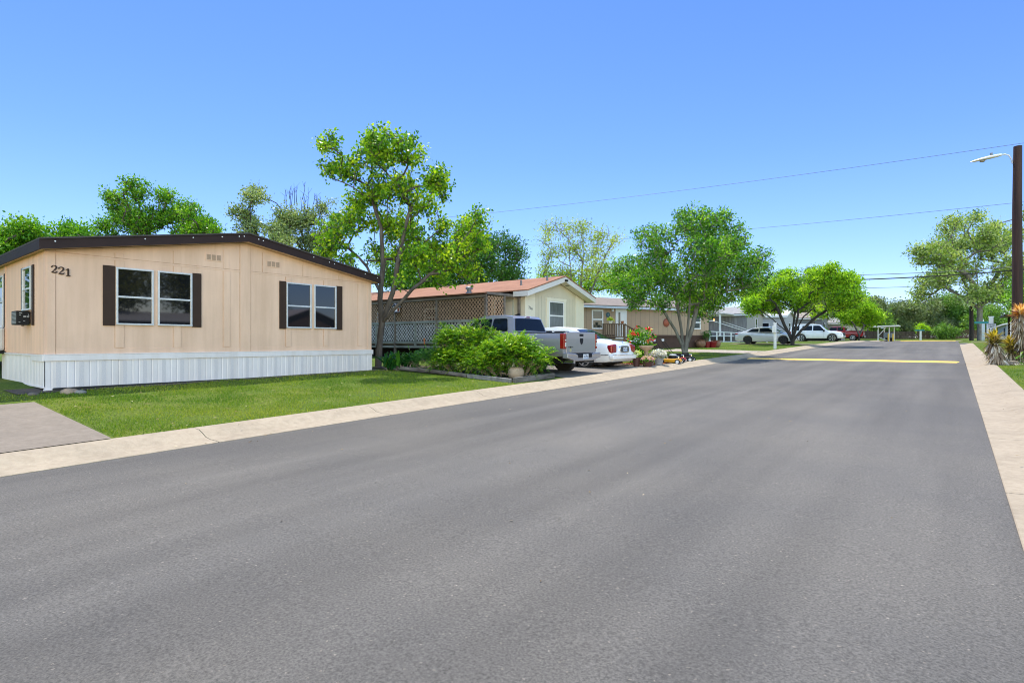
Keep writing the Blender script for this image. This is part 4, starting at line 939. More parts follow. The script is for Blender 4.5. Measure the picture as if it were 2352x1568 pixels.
def tree(name, label, base, blobs, m, seed, nclump=160, nleaf=45, size=.1, sig=.2, r0=.16, stems=None, bark=BARK, flat=.8, vs=.85, cat='tree', group=None, tip=.008, shell=.45, droop=0., pen=.25, zfork=1.2, aspect=.55, step=.35, dr=1.0, crown='crown', bare=None, rs=1.0, pexp=.6):
    rng = np.random.default_rng(seed); T = thing(name, label, cat, base, 0, group)
    B = np.array([b[:3] if len(b) == 3 else b[:3] for b in blobs], float)
    B[:, 2] *= rs
    # depth offset of the lobes so that the crown has real volume
    span = (B[:, 0].max()-B[:, 0].min())/2; cu = (B[:, 0].max()+B[:, 0].min())/2
    dep = rng.uniform(-1, 1, len(B))*np.sqrt(np.clip(1-((B[:, 0]-cu)/(span+.3))**2, .05, 1))*span*.75*dr
    w = B[:, 2]**2.2; w /= w.sum(); ci = rng.choice(len(B), nclump*1, p=w)
    q = unit(rng.normal(size=(nclump, 3)))*(rng.random(nclump)**shell)[:, None]
    q[:, 2] *= vs
    C = (B[ci, 0]+q[:, 0]*B[ci, 2])[:, None]*R_+(dep[ci]+q[:, 1]*B[ci, 2]*1.25)[:, None]*D_+(B[ci, 1]+q[:, 2]*B[ci, 2])[:, None]*U_
    # skeleton
    cap = 400+nclump*14; P = np.zeros((cap, 3)); par = np.full(cap, -1); pl = np.zeros(cap); P[0] = (0, 0, -.15); nn = [1]
    def addpath(i0, pts):
        i = i0
        for p in pts:
            k = nn[0]
            if k >= cap: break
            P[k] = p; par[k] = i; pl[k] = pl[i]+np.linalg.norm(P[k]-P[i]); i = k; nn[0] += 1
        return i
    if stems is None:
        top = np.array([B[:, 0].mean()*.3, B[:, 1].max()*.55]); stems = [[(0, zfork), (top[0], top[1])]]
    for s in stems:
        prev = np.zeros(3); pts = []
        if len(s[0]) == 2: s = [(u, 0 if k == 0 else rng.uniform(-.15, .15)*h, h) for k, (u, h) in enumerate(s)]
        for (u, d_, h) in s:
            tgt = u*R_+d_*D_+h*U_; n_ = max(1, int(np.linalg.norm(tgt-prev)/step))
            for k in range(1, n_+1):
                pts.append(prev+(tgt-prev)*k/n_+rng.normal(size=3)*.03*(h > 1)*step)
            prev = tgt
        addpath(0, pts)
    order = np.argsort(np.linalg.norm(C-np.array([0, 0, zfork]), axis=1))
    for c in C[order]:
        n0 = nn[0]; Q = P[:n0]; d = np.linalg.norm(Q-c, axis=1); cost = d+pen*pl[:n0]+np.maximum(0, Q[:, 2]-c[2]+.1)*1.1+np.where(Q[:, 2] < zfork*.8, 3, 0)
        j = int(np.argmin(cost)); p0 = Q[j].copy(); dirp = (p0-P[par[j]]) if par[j] >= 0 else U_
        dirp = dirp/max(np.linalg.norm(dirp), 1e-6); dist = d[j]; n_ = min(12, max(1, int(dist/step))); mid = p0+dirp*dist*.38+rng.normal(size=3)*dist*.07
        addpath(j, [(1-t)**2*p0+2*t*(1-t)*mid+t*t*c for t in np.linspace(0, 1, n_+1)[1:]])
    P = P[:nn[0]]
    PA = np.array(P); cnt = np.zeros(len(P)); haskid = np.zeros(len(P), bool)
    for i in range(len(P)-1, 0, -1):
        if not haskid[i]: cnt[i] += 1
        cnt[par[i]] += cnt[i]; haskid[par[i]] = True
    rad = tip+(r0-tip)*(cnt/cnt[0])**pexp
    low = np.clip(1-PA[:, 2]/.5, 0, 1); rad = np.where(cnt > cnt[0]*.2, rad*(1+.35*low), rad)
    ed = [(par[i], i) for i in range(1, len(P))]
    tubes(ed, PA, rad, 'trunk', bark, T, 7 if nclump > 60 else 5)
    crnd = rng.random(nclump)
    leaves(crown, C, sig, nleaf, size, m, T, rng, droop, crnd, flat, aspect)
    if bare:
        nb, u0, u1, h0, h1, bl = bare; MBb = MB()
        for k in range(nb):
            u = rng.uniform(u0, u1); h = rng.uniform(h0, h1); p = u*R_+rng.uniform(-.6, .6)*D_+h*U_; L = rng.uniform(.5, 1)*bl; e = p+U_*L+R_*rng.normal()*.12*L
            MBb.tube([p, (p+e)/2+rng.normal(size=3)*.03, e], [.02, .012, .005], 4)
            for z in range(2): f = p+(e-p)*rng.uniform(.4, .8); MBb.tube([f, f+U_*L*.3+R_*rng.normal()*.2*L], [.009, .004], 4)
        MBb.build('bare_twig', bark, T)
    return T
LF1 = leafmat('leaf_yellow_green', (.028,.105,.010), (.14,.31,.016), (.50,.60,.030), .40)
LF2 = leafmat('leaf_mid_green', (.018,.075,.009), (.085,.25,.018), (.34,.56,.045), .33, .32)
LF3 = leafmat('leaf_lime', (.05,.15,.010), (.22,.42,.018), (.56,.72,.05), .42)
LF4 = leafmat('leaf_sparse_lime', (.14,.22,.02), (.28,.38,.04), (.48,.54,.09), .45)
LF5 = leafmat('leaf_dark', (.022,.075,.013), (.05,.15,.02), (.13,.28,.035), .30)
LF6 = leafmat('leaf_olive', (.08,.13,.045), (.19,.27,.10), (.42,.48,.27), .30)
LF7 = leafmat('leaf_bright', (.035,.13,.012), (.10,.27,.018), (.27,.44,.035), .40)
LF9 = leafmat('leaf_sycamore', (.08,.16,.03), (.24,.34,.08), (.55,.62,.28), .35)
LFD = leafmat('leaf_far_grey', (.08,.12,.05), (.16,.21,.09), (.30,.36,.19), .25)
LFG = leafmat('leaf_far_green', (.06,.14,.03), (.13,.26,.045), (.27,.43,.08), .28)
B_ = {}
T1=((-15.9,12.4,-0.90),[(-1.5,7.6,0.4),(-1.1,7.0,0.5),(-0.2,7.6,0.6),(0.6,7.2,0.6),(1.2,7.1,0.6),(1.9,6.8,0.5),(2.2,6.3,0.4),(-1.4,6.7,0.3),(-1.0,6.2,0.5),(-0.1,6.3,0.6),(0.9,6.2,0.6),(1.6,5.7,0.5),(-1.1,5.3,0.5),(-1.3,4.6,0.6),(-1.5,4.0,0.4),(-0.2,5.3,0.4),(0.6,5.1,0.6),(1.2,4.6,0.5),(1.9,4.3,0.5),(2.2,5.0,0.4),(3.0,5.1,0.5),(3.6,5.1,0.4),(3.8,4.3,0.3),(3.2,4.3,0.6),(2.5,3.7,0.5),(3.2,3.4,0.4),(1.5,3.7,0.4),(0.6,4.2,0.4),(-0.4,4.2,0.4),(-0.7,3.6,0.3),(2.1,3.0,0.2),(2.8,2.9,0.2),(1.1,2.9,0.2),(0.2,8.0,0.2),(-1.8,7.7,0.2)])
T2=((-11.4,29.3,-0.71),[(-0.5,7.3,0.4),(-2.0,6.9,0.3),(1.2,6.9,0.6),(0.0,6.6,0.9),(-1.7,6.0,0.8),(1.6,6.0,0.9),(2.8,5.6,0.7),(3.6,5.0,0.6),(-2.9,4.8,0.8),(-1.2,5.0,1.0),(0.4,5.0,1.1),(2.0,4.6,1.0),(3.2,4.1,0.8),(-3.4,3.7,0.6),(-2.2,3.9,0.9),(-0.5,3.9,0.9),(1.1,3.6,0.9),(2.5,3.4,0.8),(-2.9,2.9,0.5),(-1.7,2.7,0.5),(0.6,2.7,0.6),(1.8,2.7,0.7),(3.6,3.7,0.5)])
T3=((-10.1,48.8,-0.31),[(-2.8,3.9,0.9),(-1.6,4.6,1.0),(0.0,5.2,1.1),(1.7,5.2,1.1),(3.3,4.8,1.0),(-0.7,3.6,1.2),(1.0,3.8,1.2),(2.8,3.6,1.2),(4.0,3.6,0.6),(-2.1,3.1,0.8),(-3.5,3.4,0.6),(0.7,6.1,0.4),(1.7,5.8,0.6),(3.7,5.5,0.5),(3.0,2.7,0.6)])
T4=((-22.3,35.9,-0.48),[(-2.1,9.7,0.7),(-2.5,8.5,0.7),(-0.8,9.5,0.8),(0.5,9.7,0.9),(1.8,8.8,0.9),(3.0,8.3,0.7),(-1.8,7.5,0.9),(-0.2,7.9,1.2),(1.5,7.5,1.1),(-2.5,6.2,0.7),(-0.8,5.9,1.1),(0.8,5.9,1.1),(2.3,6.5,0.9),(2.8,5.2,0.7)])
T4b=((-27.3,42.2,-0.36),[(-1.6,6.0,1.1),(0.0,5.6,1.2),(1.8,5.4,1.2),(3.5,5.6,1.2),(-2.4,5.2,0.8),(4.7,5.2,0.9)])
T5=((-26.0,30.4,-0.59),[(-2.8,7.3,1.1),(-1.3,7.6,1.1),(0.0,7.3,1.0),(1.1,7.6,0.8),(1.6,6.7,0.8),(-0.6,6.0,1.3),(0.9,5.7,1.1),(-2.2,5.7,1.3),(1.4,5.1,0.8),(-3.4,4.8,1.1),(-0.9,4.6,1.1)])
T5b=((-27.2,24.4,-0.70),[(-0.8,5.6,0.8),(0.3,6.2,0.8),(1.1,5.3,0.8),(-0.8,4.5,0.8),(0.6,4.3,0.8),(-1.7,4.8,0.7),(-2.0,5.9,0.7)])
T6=((-28.4,15.8,-0.82),[(-1.3,8.7,0.5),(-1.8,8.9,0.3),(-1.9,7.6,0.5),(-0.9,8.2,0.4),(-0.6,7.5,0.6),(0.2,7.5,0.7),(1.2,7.5,0.7),(2.0,8.1,0.4),(2.6,8.3,0.3),(-1.2,6.7,0.6),(0.0,6.4,0.7),(1.2,6.4,0.7),(2.1,6.7,0.6),(-2.1,7.5,0.3),(2.8,7.5,0.5),(0.7,5.7,0.6),(1.9,5.5,0.6),(-2.5,6.7,0.2)])
T7=((-29.4,9.8,-0.89),[(-0.0,8.2,0.2),(-0.2,8.4,0.1),(0.0,7.6,0.4),(-0.5,7.3,0.4),(-1.1,7.1,0.4),(-1.7,6.9,0.4),(0.5,7.1,0.4),(-0.9,6.4,0.7),(0.1,6.4,0.7),(1.1,6.6,0.6),(1.9,6.4,0.5),(2.5,6.3,0.3),(-1.9,6.2,0.4),(2.9,6.1,0.2),(-1.2,7.7,0.2),(-2.1,5.6,0.5),(1.9,5.8,0.5),(0.8,7.6,0.4),(1.4,7.1,0.5),(1.7,6.7,0.4),(0.3,7.8,0.3),(2.4,6.7,0.3),(1.1,5.9,0.5),(0.7,6.7,0.5)])
T8=((-28.1,5.8,-0.93),[(-1.4,4.9,0.5),(-0.6,5.0,0.4),(0.0,5.2,0.3),(0.7,5.3,0.3),(1.3,5.1,0.3),(1.7,5.0,0.2),(-1.0,4.3,0.5),(0.2,4.6,0.5),(-1.9,4.6,0.4),(1.0,4.6,0.4)])
T9=((2.6,94.1,0.11),[(-7.6,11.7,0.9),(-6.5,10.8,1.4),(-4.8,12.3,1.5),(-3.4,14.8,1.0),(-2.0,15.4,1.5),(0.0,15.4,1.4),(-4.5,10.3,1.9),(-2.0,12.5,1.8),(0.6,13.1,1.9),(2.8,14.8,1.1),(4.5,15.6,1.1),(2.8,12.0,1.9),(5.4,13.7,1.4),(-6.2,8.0,1.2),(-3.4,8.0,1.9),(-0.6,9.1,2.0),(2.3,9.1,2.0),(5.1,9.7,1.7),(-5.1,6.0,1.2),(-2.3,5.8,1.7),(0.6,6.0,1.9),(3.4,6.3,1.7)])
T11=((-9.6,84.3,0.08),[(-1.9,3.4,0.7),(-1.0,4.0,0.8),(0.1,4.2,0.8),(1.2,3.9,0.8),(2.2,3.1,0.7),(-0.7,2.9,0.8),(0.7,2.7,0.8),(1.5,2.3,0.6)])
T12=((-15.2,109.3,0.18),[(-2.6,6.8,1.2),(-0.7,6.1,1.3),(1.1,6.4,1.2),(2.2,5.7,1.0),(-1.5,4.6,1.2),(-3.4,5.7,1.0)])
T12b=((-14.8,84.1,0.08),[(-0.6,9.0,0.8),(0.9,8.4,0.9),(-1.8,7.8,0.9),(1.8,7.2,0.9),(0.0,6.9,1.2)])
D1=((-7.9,129.2,0.39),[(-1.7,5.6,1.2),(0.0,5.9,1.2),(1.7,5.6,1.2),(-1.2,3.7,1.3),(0.8,3.7,1.5),(-2.5,2.9,1.2),(2.5,4.1,1.2),(-0.4,2.0,1.2),(2.1,2.0,1.2)])
D2=((-4.0,134.8,0.44),[(-1.7,5.8,1.2),(0.0,6.2,1.2),(1.7,6.7,1.4),(-0.8,4.3,1.5),(1.7,4.6,1.5),(0.8,2.4,1.4),(-1.3,2.0,1.2),(3.0,2.9,1.2)])
D3=((-0.1,137.9,0.47),[(-1.3,7.1,1.4),(0.8,6.6,1.4),(-0.8,4.9,1.5),(1.7,4.8,1.5),(0.0,2.8,1.5),(2.1,2.4,1.4)])
D4=((6.1,132.6,0.52),[(-3.9,3.3,1.3),(-1.6,4.1,1.4),(0.8,4.5,1.6),(3.1,4.9,1.6),(-2.4,2.1,1.3),(0.8,2.1,1.4),(3.9,2.5,1.4),(-4.7,1.8,0.9)])
D5=((-10.9,124.2,0.40),[(-0.8,2.8,1.0),(0.8,3.2,1.0),(-1.2,1.6,0.7),(1.6,1.6,0.8),(0.0,4.4,0.7)])
D6=((-12.3,118.0,0.30),[(-0.4,5.9,0.9),(1.2,5.3,0.8),(2.0,6.3,0.8),(2.5,5.2,0.6)])
B1=((-1.0,116.8,0.18),[(0.0,1.9,0.9),(-1.0,1.3,0.8),(1.0,1.4,0.9),(0.1,0.8,0.9)])
B2=((-4.2,119.3,0.22),[(0.0,2.2,0.6),(-0.6,1.6,0.5),(0.6,1.6,0.6)])

tree('shade_tree', 'tall open crowned tree with yellow green leaves at the corner of house 221', *T1, LF1, 11, 1500, 16, .112, .095, .175, rs=1.18, pexp=.66, aspect=.7,
     stems=[[(.0,0,.6),(.15,0,1.55),(.05,.1,2.4),(.10,.3,3.6),(.0,.4,5.0),(-.5,.5,6.6)],[(.15,0,1.6),(.55,-.2,2.6),(.75,-.3,3.6),(1.1,-.3,5.2),(1.5,-.2,6.4)],[(.15,0,1.55),(.75,-.5,2.1),(1.35,-.7,2.7),(2.2,-.6,3.4),(3.1,-.3,4.2)],[(.08,.1,2.6),(-.5,.4,3.6),(-1.1,.3,4.2)]], droop=.45, pen=.15, zfork=2.2, shell=.5, dr=.9)
tree('shade_tree', 'spreading mid green tree with several grey stems on the lawn before the taupe home', *T2, LF2, 12, 2400, 17, .135, .125, .20, rs=1.3, pexp=.66,
     stems=[[(-.12,0,.5),(-.5,0,1.3),(-1.0,.1,2.2),(-1.5,.2,3.2)],[(-.05,.1,.7),(-.1,.3,1.6),(-.25,.4,2.6),(-.4,.4,4.2)],[(.08,0,.6),(.15,-.2,1.6),(.2,-.3,3.0),(.3,-.3,4.8)],[(.12,0,.6),(.45,0,1.5),(.7,.1,2.6),(1.3,.2,4.0)]], bark=BARKL, pen=.12, zfork=1.9, droop=.2, shell=.4, tip=.01)
tree('umbrella_tree', 'low umbrella shaped lime green tree with fanned dark stems beside the silver sedan', *T3, LF3, 13, 1250, 28, .155, .19, .22, rs=1.08,
     stems=[[(0,0,.4),(-.5,0,1.1),(-1.5,.2,2.1),(-2.6,.3,2.9)],[(0,.1,.4),(-.3,.3,1.2),(-.8,.4,2.4),(-1.2,.4,3.4)],[(0,0,.5),(.1,-.3,1.4),(.2,-.5,2.8)],[(0,0,.4),(.4,.2,1.2),(1.0,.3,2.3),(1.9,.4,3.0)],[(.05,0,.4),(.6,-.2,1.2),(1.8,-.3,2.3),(3.0,-.3,3.1)],[(0,0,.4),(.2,.4,1.3),(.5,.6,2.6)]], bark=BARKD, pen=.12, zfork=1.9, flat=.6, shell=.45, tip=.012, aspect=.6)
tree('young_tree', 'tall sparse tree with thin pale lime leaves behind the taupe home', (-23.2, 37.4, -.5), T4[1], LF4, 14, 520, 16, .15, .26, .17, rs=1.1, pexp=.68,
     stems=[[(-.1,0,2.0),(-.4,0,4.5),(-.6,0,7.2),(-.7,.1,9)],[(.1,0,2.0),(.3,.2,4.5),(.5,.2,7.2),(.5,.2,9.2)],[(.1,0,2.6),(1.1,.1,4.4),(1.8,.1,6.2),(2.6,.1,8)]], bark=BARKL, pen=.12, zfork=2.2, shell=.6, tip=.012, bare=(12,-2.2,2.8,8.2,9.3,1.1))
tree('bushy_tree', 'yellow green bushy tree low behind the cream gable of house 219', *T4b, LF3, 15, 150, 60, .17, .42, .2, cat='tree', pen=.2)
tree('dense_tree', 'dense dark green tree rising behind the rust red roof of house 219', *T5, LF5, 16, 480, 50, .16, .30, .25, pen=.2, shell=.4)
tree('dense_tree', 'bright green tree behind the lattice porch roof to the left of the dense dark tree', *T5b, LF2, 17, 240, 55, .15, .34, .2, pen=.2)
tree('chinaberry_tree', 'olive grey feathery tree with bare twigs behind the roof of house 221', *T6, LF6, 18, 600, 28, .13, .16, .16, rs=1.1, pen=.15, shell=.5, bark=BARKD, bare=(16,-.2,1.9,7.8,8.4,1.2))
tree('green_tree', 'bright green pointed tree behind the middle of the roof of house 221', *T7, LF7, 19, 1000, 22, .115, .13, .2, rs=1.15, pen=.2, shell=.45)
tree('green_tree', 'bright green low tree showing over the left roof edge of house 221', *T8, LF7, 20, 380, 45,  .125, .22, .2, pen=.2, shell=.45)
tree('sycamore_tree', 'large pale leaved sycamore rising behind the speed limit sign on the right', *T9, LF9, 21, 820, 34, .30, .40, .52, rs=1.05, pexp=.62,
     stems=[[(0,0,2.0),(.2,0,4.4),(-.3,0,7.5),(-.5,.3,12)],[(.2,0,4.4),(1.8,.3,7.0),(3.4,.4,10)],[(-.1,0,6.6),(-2.0,-.4,8.5),(-4,-.3,10)],[(.1,0,4.0),(-1.6,.5,5.6),(-3.4,.4,6.4)],[(.2,0,4.6),(2.6,-.4,6.0),(4,-.3,7)]], bark=BARKL, pen=.1, zfork=4.0, shell=.45, tip=.03, step=.8)
tree('round_tree', 'small round lime green tree behind the dark red pickup', *T11, LF3, 22, 260, 60, .20, .34, .15, pen=.2, stems=[[(0,0,.7),(-.5,0,1.8)],[(0,0,.7),(.6,0,1.9)]], zfork=1.2, shell=.4)
tree('distant_tree', 'grey green tree behind the roof of the grey sided house', *T12, LFD, 23, 200, 60, .32, .5, .25, pen=.2)
tree('distant_tree', 'light green tree top showing above the umbrella shaped tree', *T12b, LFG, 24, 180, 50, .25, .4, .25, pen=.2)
for i, (t_, m_, lb) in enumerate(((D1, LFD, 'grey green tree standing behind the white mail shelter'), (D2, LFD, 'grey olive tree behind the fence, second from the mail shelter'), (D3, LFG, 'dark green tree behind the fence left of the near pole'), (D4, LFG, 'wide dark green tree mass behind the sycamore trunk'), (D5, LFG, 'low dark tree behind the fence left of the mail shelter'), (D6, LFD, 'thin grey green tree behind the round lime tree'))):
    tree('distant_tree', lb, *t_, m_, 30+i, 240, 60, .34, .60, .25, pen=.2, group='trees beyond the far fence', shell=.4, step=.8, tip=.02)
tree('round_bush', 'bushy light green shrub in front of the far brown fence', *B1, LFG, 41, 120, 50, .22, .3, .08, cat='shrub', zfork=.4, stems=[[(0,0,.3),(0,0,.9)]])
tree('round_bush', 'small bright lime shrub at the far fence behind the low street name sign', *B2, LF3, 42, 70, 50, .2, .25, .06, cat='shrub', zfork=.4, stems=[[(0,0,.3),(0,0,.9)]])
BR_ = [(-1.6,5.3,1.0),(0,5.8,1.1),(1.6,5.4,1.0),(-1.9,4.0,1.1),(0,4.3,1.3),(1.9,4.0,1.1),(-1,3.0,1.1),(1.1,3.0,1.1)]
tree('green_tree', 'green tree at the right picture edge behind the tall wooden pole', (6.4, 68.5, .0), BR_, LF2, 43, 240, 55, .2, .34, .2, pen=.2)
tree('dense_tree', 'dark green tree between the grey sided house and the small lime tree', (-17.5, 96.0, .1), BR_, LFD, 44, 220, 55, .3, .45, .2, pen=.2)
tree('dense_tree', 'green tree filling the gap behind the grey deck house', (-27.0, 70.0, -.1), BR_, LFG, 45, 220, 55, .26, .4, .2, pen=.2)
# trees and a home across the street, seen in the window panes
for i, (x, y, s_, lb) in enumerate(((17.5, 13.5, 1.0, 'nearest the carport'), (20.0, 19.5, 1.15, 'behind the carport'), (19, 6.0, 1.0, 'south of the carport'))):
    tree('roadside_tree', 'leafy tree across the street '+lb, (x, y, zg(x, y)), [(a*s_, b*s_*1.25, c*s_*1.5) for a, b, c in BR_], leafmat('leaf_golden', (.08,.09,.01), (.20,.20,.02), (.40,.34,.04), .45), 50+i, 200, 50, .22, .45, .2, pen=.2, group='trees across the street')
for i, (x, y, s_, lb) in enumerate(((-23, -9, 1.0, 'left'), (-17, -11, 1.1, 'middle'), (-31, -1.8, 1.0, 'right'))):
    tree('side_tree', 'leafy tree beyond the concrete drive, '+lb+' of three', (x, y, zg(x, y)), [(a*s_, b*s_*1.1, c*s_*1.4) for a, b, c in BR_], LF2, 60+i, 160, 45, .24, .45, .2, pen=.2, group='trees beyond the concrete drive')
CP = thing('carport', 'metal roofed carport across the street reflected in the windows', 'carport', (14, 16, zg(14, 16)))
cr_ = MB(); ribbed(cr_, -6, 6, 0, .02, 0, 1, 'y', .3, .03); 
MB().box(-2.6, 2.6, -6, 6, 2.75, 2.83, Matrix.Rotation(math.radians(-9), 4, 'Y')).build('roof', mat('grey_metal_roof', (.35,.33,.33), .5, .3, 2, stretch=(1,8,1)), CP)
for x in (-2.3, 2.3):
    for y in (-5.5, 0, 5.5): MB().box(x-.06, x+.06, y-.06, y+.06, 0, 2.75+x*.15).build('post', DKV, CP)
MB().box(2.0, 2.2, -6, 6, 0, 2.6).build('back_wall', DKV, CP)
# ------------------------------------------------------------------ shrubs near the drive
def sprig(o, d, L, rng, V, F, Rn, lsz, base_r, pair=7):
    """a pinnate sprig: leaflets in pairs on a bending stem"""
    d = d/np.linalg.norm(d); side = np.cross(d, U_+rng.normal(size=3)*.2); side /= np.linalg.norm(side)
    for k in range(pair):
        t = (k+1)/pair; p = o+d*L*t-U_*L*.35*t*t
        for sg in (1, -1):
            a = side*sg*.8+d*.55-U_*.15+rng.normal(size=3)*.12; a /= np.linalg.norm(a); l = lsz*(1.1-.4*t)*rng.uniform(.8, 1.2)
            s_ = np.cross(a, U_+rng.normal(size=3)*.35); s_ /= np.linalg.norm(s_); n_ = np.cross(s_, a); b = len(V)
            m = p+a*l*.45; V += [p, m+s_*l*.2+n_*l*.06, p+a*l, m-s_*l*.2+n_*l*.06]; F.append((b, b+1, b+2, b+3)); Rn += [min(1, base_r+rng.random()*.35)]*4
SHL = leafmat('shrub_leaf', (.035,.12,.014), (.14,.31,.018), (.46,.56,.03), .38, .30)
SHD = leafmat('shrub_leaf_dark', (.02,.085,.014), (.05,.17,.02), (.14,.30,.035), .3, .3)
TWG = mat('dry_twig', (.30,.24,.17), .9, .2, 6)
def shrub(label, base, blobs, m, seed, n, lsz=.075, L=.26, top=.55):
    rng = np.random.default_rng(seed); T = thing('leafy_shrub', label, 'shrub', base, 0, 'shrubs in the timber edged bed')
    B = np.array(blobs, float); w = B[:, 3]**2; w /= w.sum(); V = []; F = []; Rn = []; st = MB()
    for i in range(n):
        b = B[rng.choice(len(B), p=w)]; q = rng.normal(size=3); q /= np.linalg.norm(q); q[2] = abs(q[2])*.9-.1 if rng.random() < .7 else q[2]
        r = rng.random()**.35; c = np.array([b[0], b[1], b[2]])+q*b[3]*r
        if c[2] < .02: c[2] = rng.uniform(.02, .3)
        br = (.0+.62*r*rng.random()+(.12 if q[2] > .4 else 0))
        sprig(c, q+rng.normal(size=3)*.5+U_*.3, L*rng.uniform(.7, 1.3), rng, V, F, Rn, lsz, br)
        if i % 12 == 0: st.tube([b[:3]*[.6, .6, 0]+[0, 0, .0], b[:3]*.7+c*.3-[0, 0, .1], c], [.014, .009, .004], 4)
    npmesh('foliage', np.array(V), np.array(F), m, T, np.array(Rn)); st.build('stem', TWG, T)
    return T
def sb(L, base):   # blobs given in world x,y and height above base
    return [(x-base[0], y-base[1], z, r) for x, y, z, r in L]
b_ = (-13.4, 12.9, -.96)
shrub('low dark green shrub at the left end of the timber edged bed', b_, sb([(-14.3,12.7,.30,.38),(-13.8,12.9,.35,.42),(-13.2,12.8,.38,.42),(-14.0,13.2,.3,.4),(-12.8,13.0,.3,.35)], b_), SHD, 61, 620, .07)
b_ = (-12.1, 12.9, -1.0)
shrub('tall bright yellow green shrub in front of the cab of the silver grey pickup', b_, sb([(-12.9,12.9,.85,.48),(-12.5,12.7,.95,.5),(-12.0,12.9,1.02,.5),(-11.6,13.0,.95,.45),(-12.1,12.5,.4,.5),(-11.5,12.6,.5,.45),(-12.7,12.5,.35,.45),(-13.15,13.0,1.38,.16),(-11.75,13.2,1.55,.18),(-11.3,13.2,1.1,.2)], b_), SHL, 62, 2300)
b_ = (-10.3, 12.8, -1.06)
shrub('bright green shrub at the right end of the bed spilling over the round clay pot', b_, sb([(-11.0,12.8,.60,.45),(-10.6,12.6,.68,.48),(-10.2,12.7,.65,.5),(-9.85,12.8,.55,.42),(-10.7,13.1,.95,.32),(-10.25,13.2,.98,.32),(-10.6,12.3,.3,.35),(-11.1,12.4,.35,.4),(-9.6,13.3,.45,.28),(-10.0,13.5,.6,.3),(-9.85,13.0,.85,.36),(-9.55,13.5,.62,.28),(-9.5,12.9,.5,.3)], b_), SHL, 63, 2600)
T = thing('clay_pot', 'round pale clay pot half hidden under the shrub by the timber edging', 'pot', (-9.75, 12.45, -1.09))
MB().lathe([(.10,0),(.19,.07),(.235,.18),(.22,.28),(.18,.33),(.20,.36),(.17,.36),(.14,.30)], (0,0,0), 22).build('pot', mat('pale_clay', (.33,.25,.17), .85, .2, 5, .3, 40), T, smooth=50)
OLDT = mat('old_timber', (.10,.085,.07), .9, .5, 5, .7, 25, stretch=(.3,.3,1), col2=(.22,.20,.18))
T = thing('timber_edging', 'weathered timber edging around the shrub bed beside the lawn', 'edging', (-9.35, 11.85, -1.15))
def sl(x0, y0, x1, y1, o=(-9.35, 11.85, -1.15), h=.13, w_=.10): return MB().bar((x0-o[0], y0-o[1], zg(x0, y0)+h*.35-o[2]), (x1-o[0], y1-o[1], zg(x1, y1)+h*.35-o[2]), w_, h)
sl(-9.36, 11.86, -9.36, 13.75, h=.17).build('beam', OLDT, T, bevel=.012)
sl(-9.45, 11.82, -11.2, 12.0, h=.13).build('beam', mat('grey_timber_edge', (.20,.19,.18), .9, .4, 8), T, bevel=.012); sl(-11.25, 12.02, -13.1, 12.3).build('beam', OLDT, T, bevel=.012); sl(-13.15, 12.3, -14.9, 12.25).build('beam', OLDT, T, bevel=.012)
# broad leaved canna plants at the foot of the big tree
CAN = leafmat('canna_leaf', (.010,.055,.012), (.020,.095,.018), (.06,.18,.02), .25, .25)
DRY = mat('dry_leaf', (.19,.14,.09), .9, .4, 8, .2, 20, col2=(.32,.26,.18))
def blade(mb, o, az_, tilt, L, w_, bend, rnd, fold=.12, n=6):
    """lanceolate leaf: arched strip with a midrib fold"""
    d = Vector((math.cos(az_), math.sin(az_), 0)); s_ = Vector((-d.y, d.x, 0)); p = Vector(o); vs = []; fs = []
    for i in range(n+1):
        t = i/n; a = tilt-bend*t; wd = w_*math.sin(math.pi*min(1, .08+.92*t)**.8)*.5
        vs += [p+s_*wd+Vector((0,0,fold*wd)), p, p-s_*wd+Vector((0,0,fold*wd))]
        p = p+(d*math.cos(a)+Vector((0,0,1))*math.sin(a))*L/n
    for i in range(n):
        k = 3*i; fs += [(k, k+3, k+4, k+1), (k+1, k+4, k+5, k+2)]
    mb.add(vs, fs, rnd)
cl = ['nearest the corner of house 221', 'second from the corner of house 221', 'in the middle of the row', 'fourth from the corner of house 221', 'fifth from the corner of house 221', 'nearest the low dark shrub']
for i, (x, y) in enumerate(((-14.75,11.75),(-14.85,12.05),(-14.6,12.0),(-14.9,12.45),(-14.6,12.5),(-14.75,12.95))):
    T = thing('canna_plant', 'broad leaved canna plant '+cl[i]+' under the big tree', 'plant', (x, y, zg(x, y)), 0, 'canna plants at the foot of the big tree')
    mb = MB(); rr = random.Random(i)
    for k in range(9): blade(mb, (rr.uniform(-.15,.15), rr.uniform(-.15,.15), rr.uniform(.0,.18)), rr.uniform(0, 6.3), rr.uniform(.95, 1.45), rr.uniform(.40, .62), rr.uniform(.13, .2), rr.uniform(.3, 1.1), rr.random(), .5)
    mb.build('leaf_cluster', CAN, T, attr=True, fix=False, smooth=60)
    mb = MB()
    for k in range(12): blade(mb, (rr.uniform(-.2,.2), rr.uniform(-.2,.2), rr.uniform(.0,.10)), rr.uniform(0, 6.3), rr.uniform(-.2, .8), rr.uniform(.2, .4), rr.uniform(.02, .05), rr.uniform(.8, 1.6), .5)
    mb.build('dead_leaves', DRY, T, fix=False)
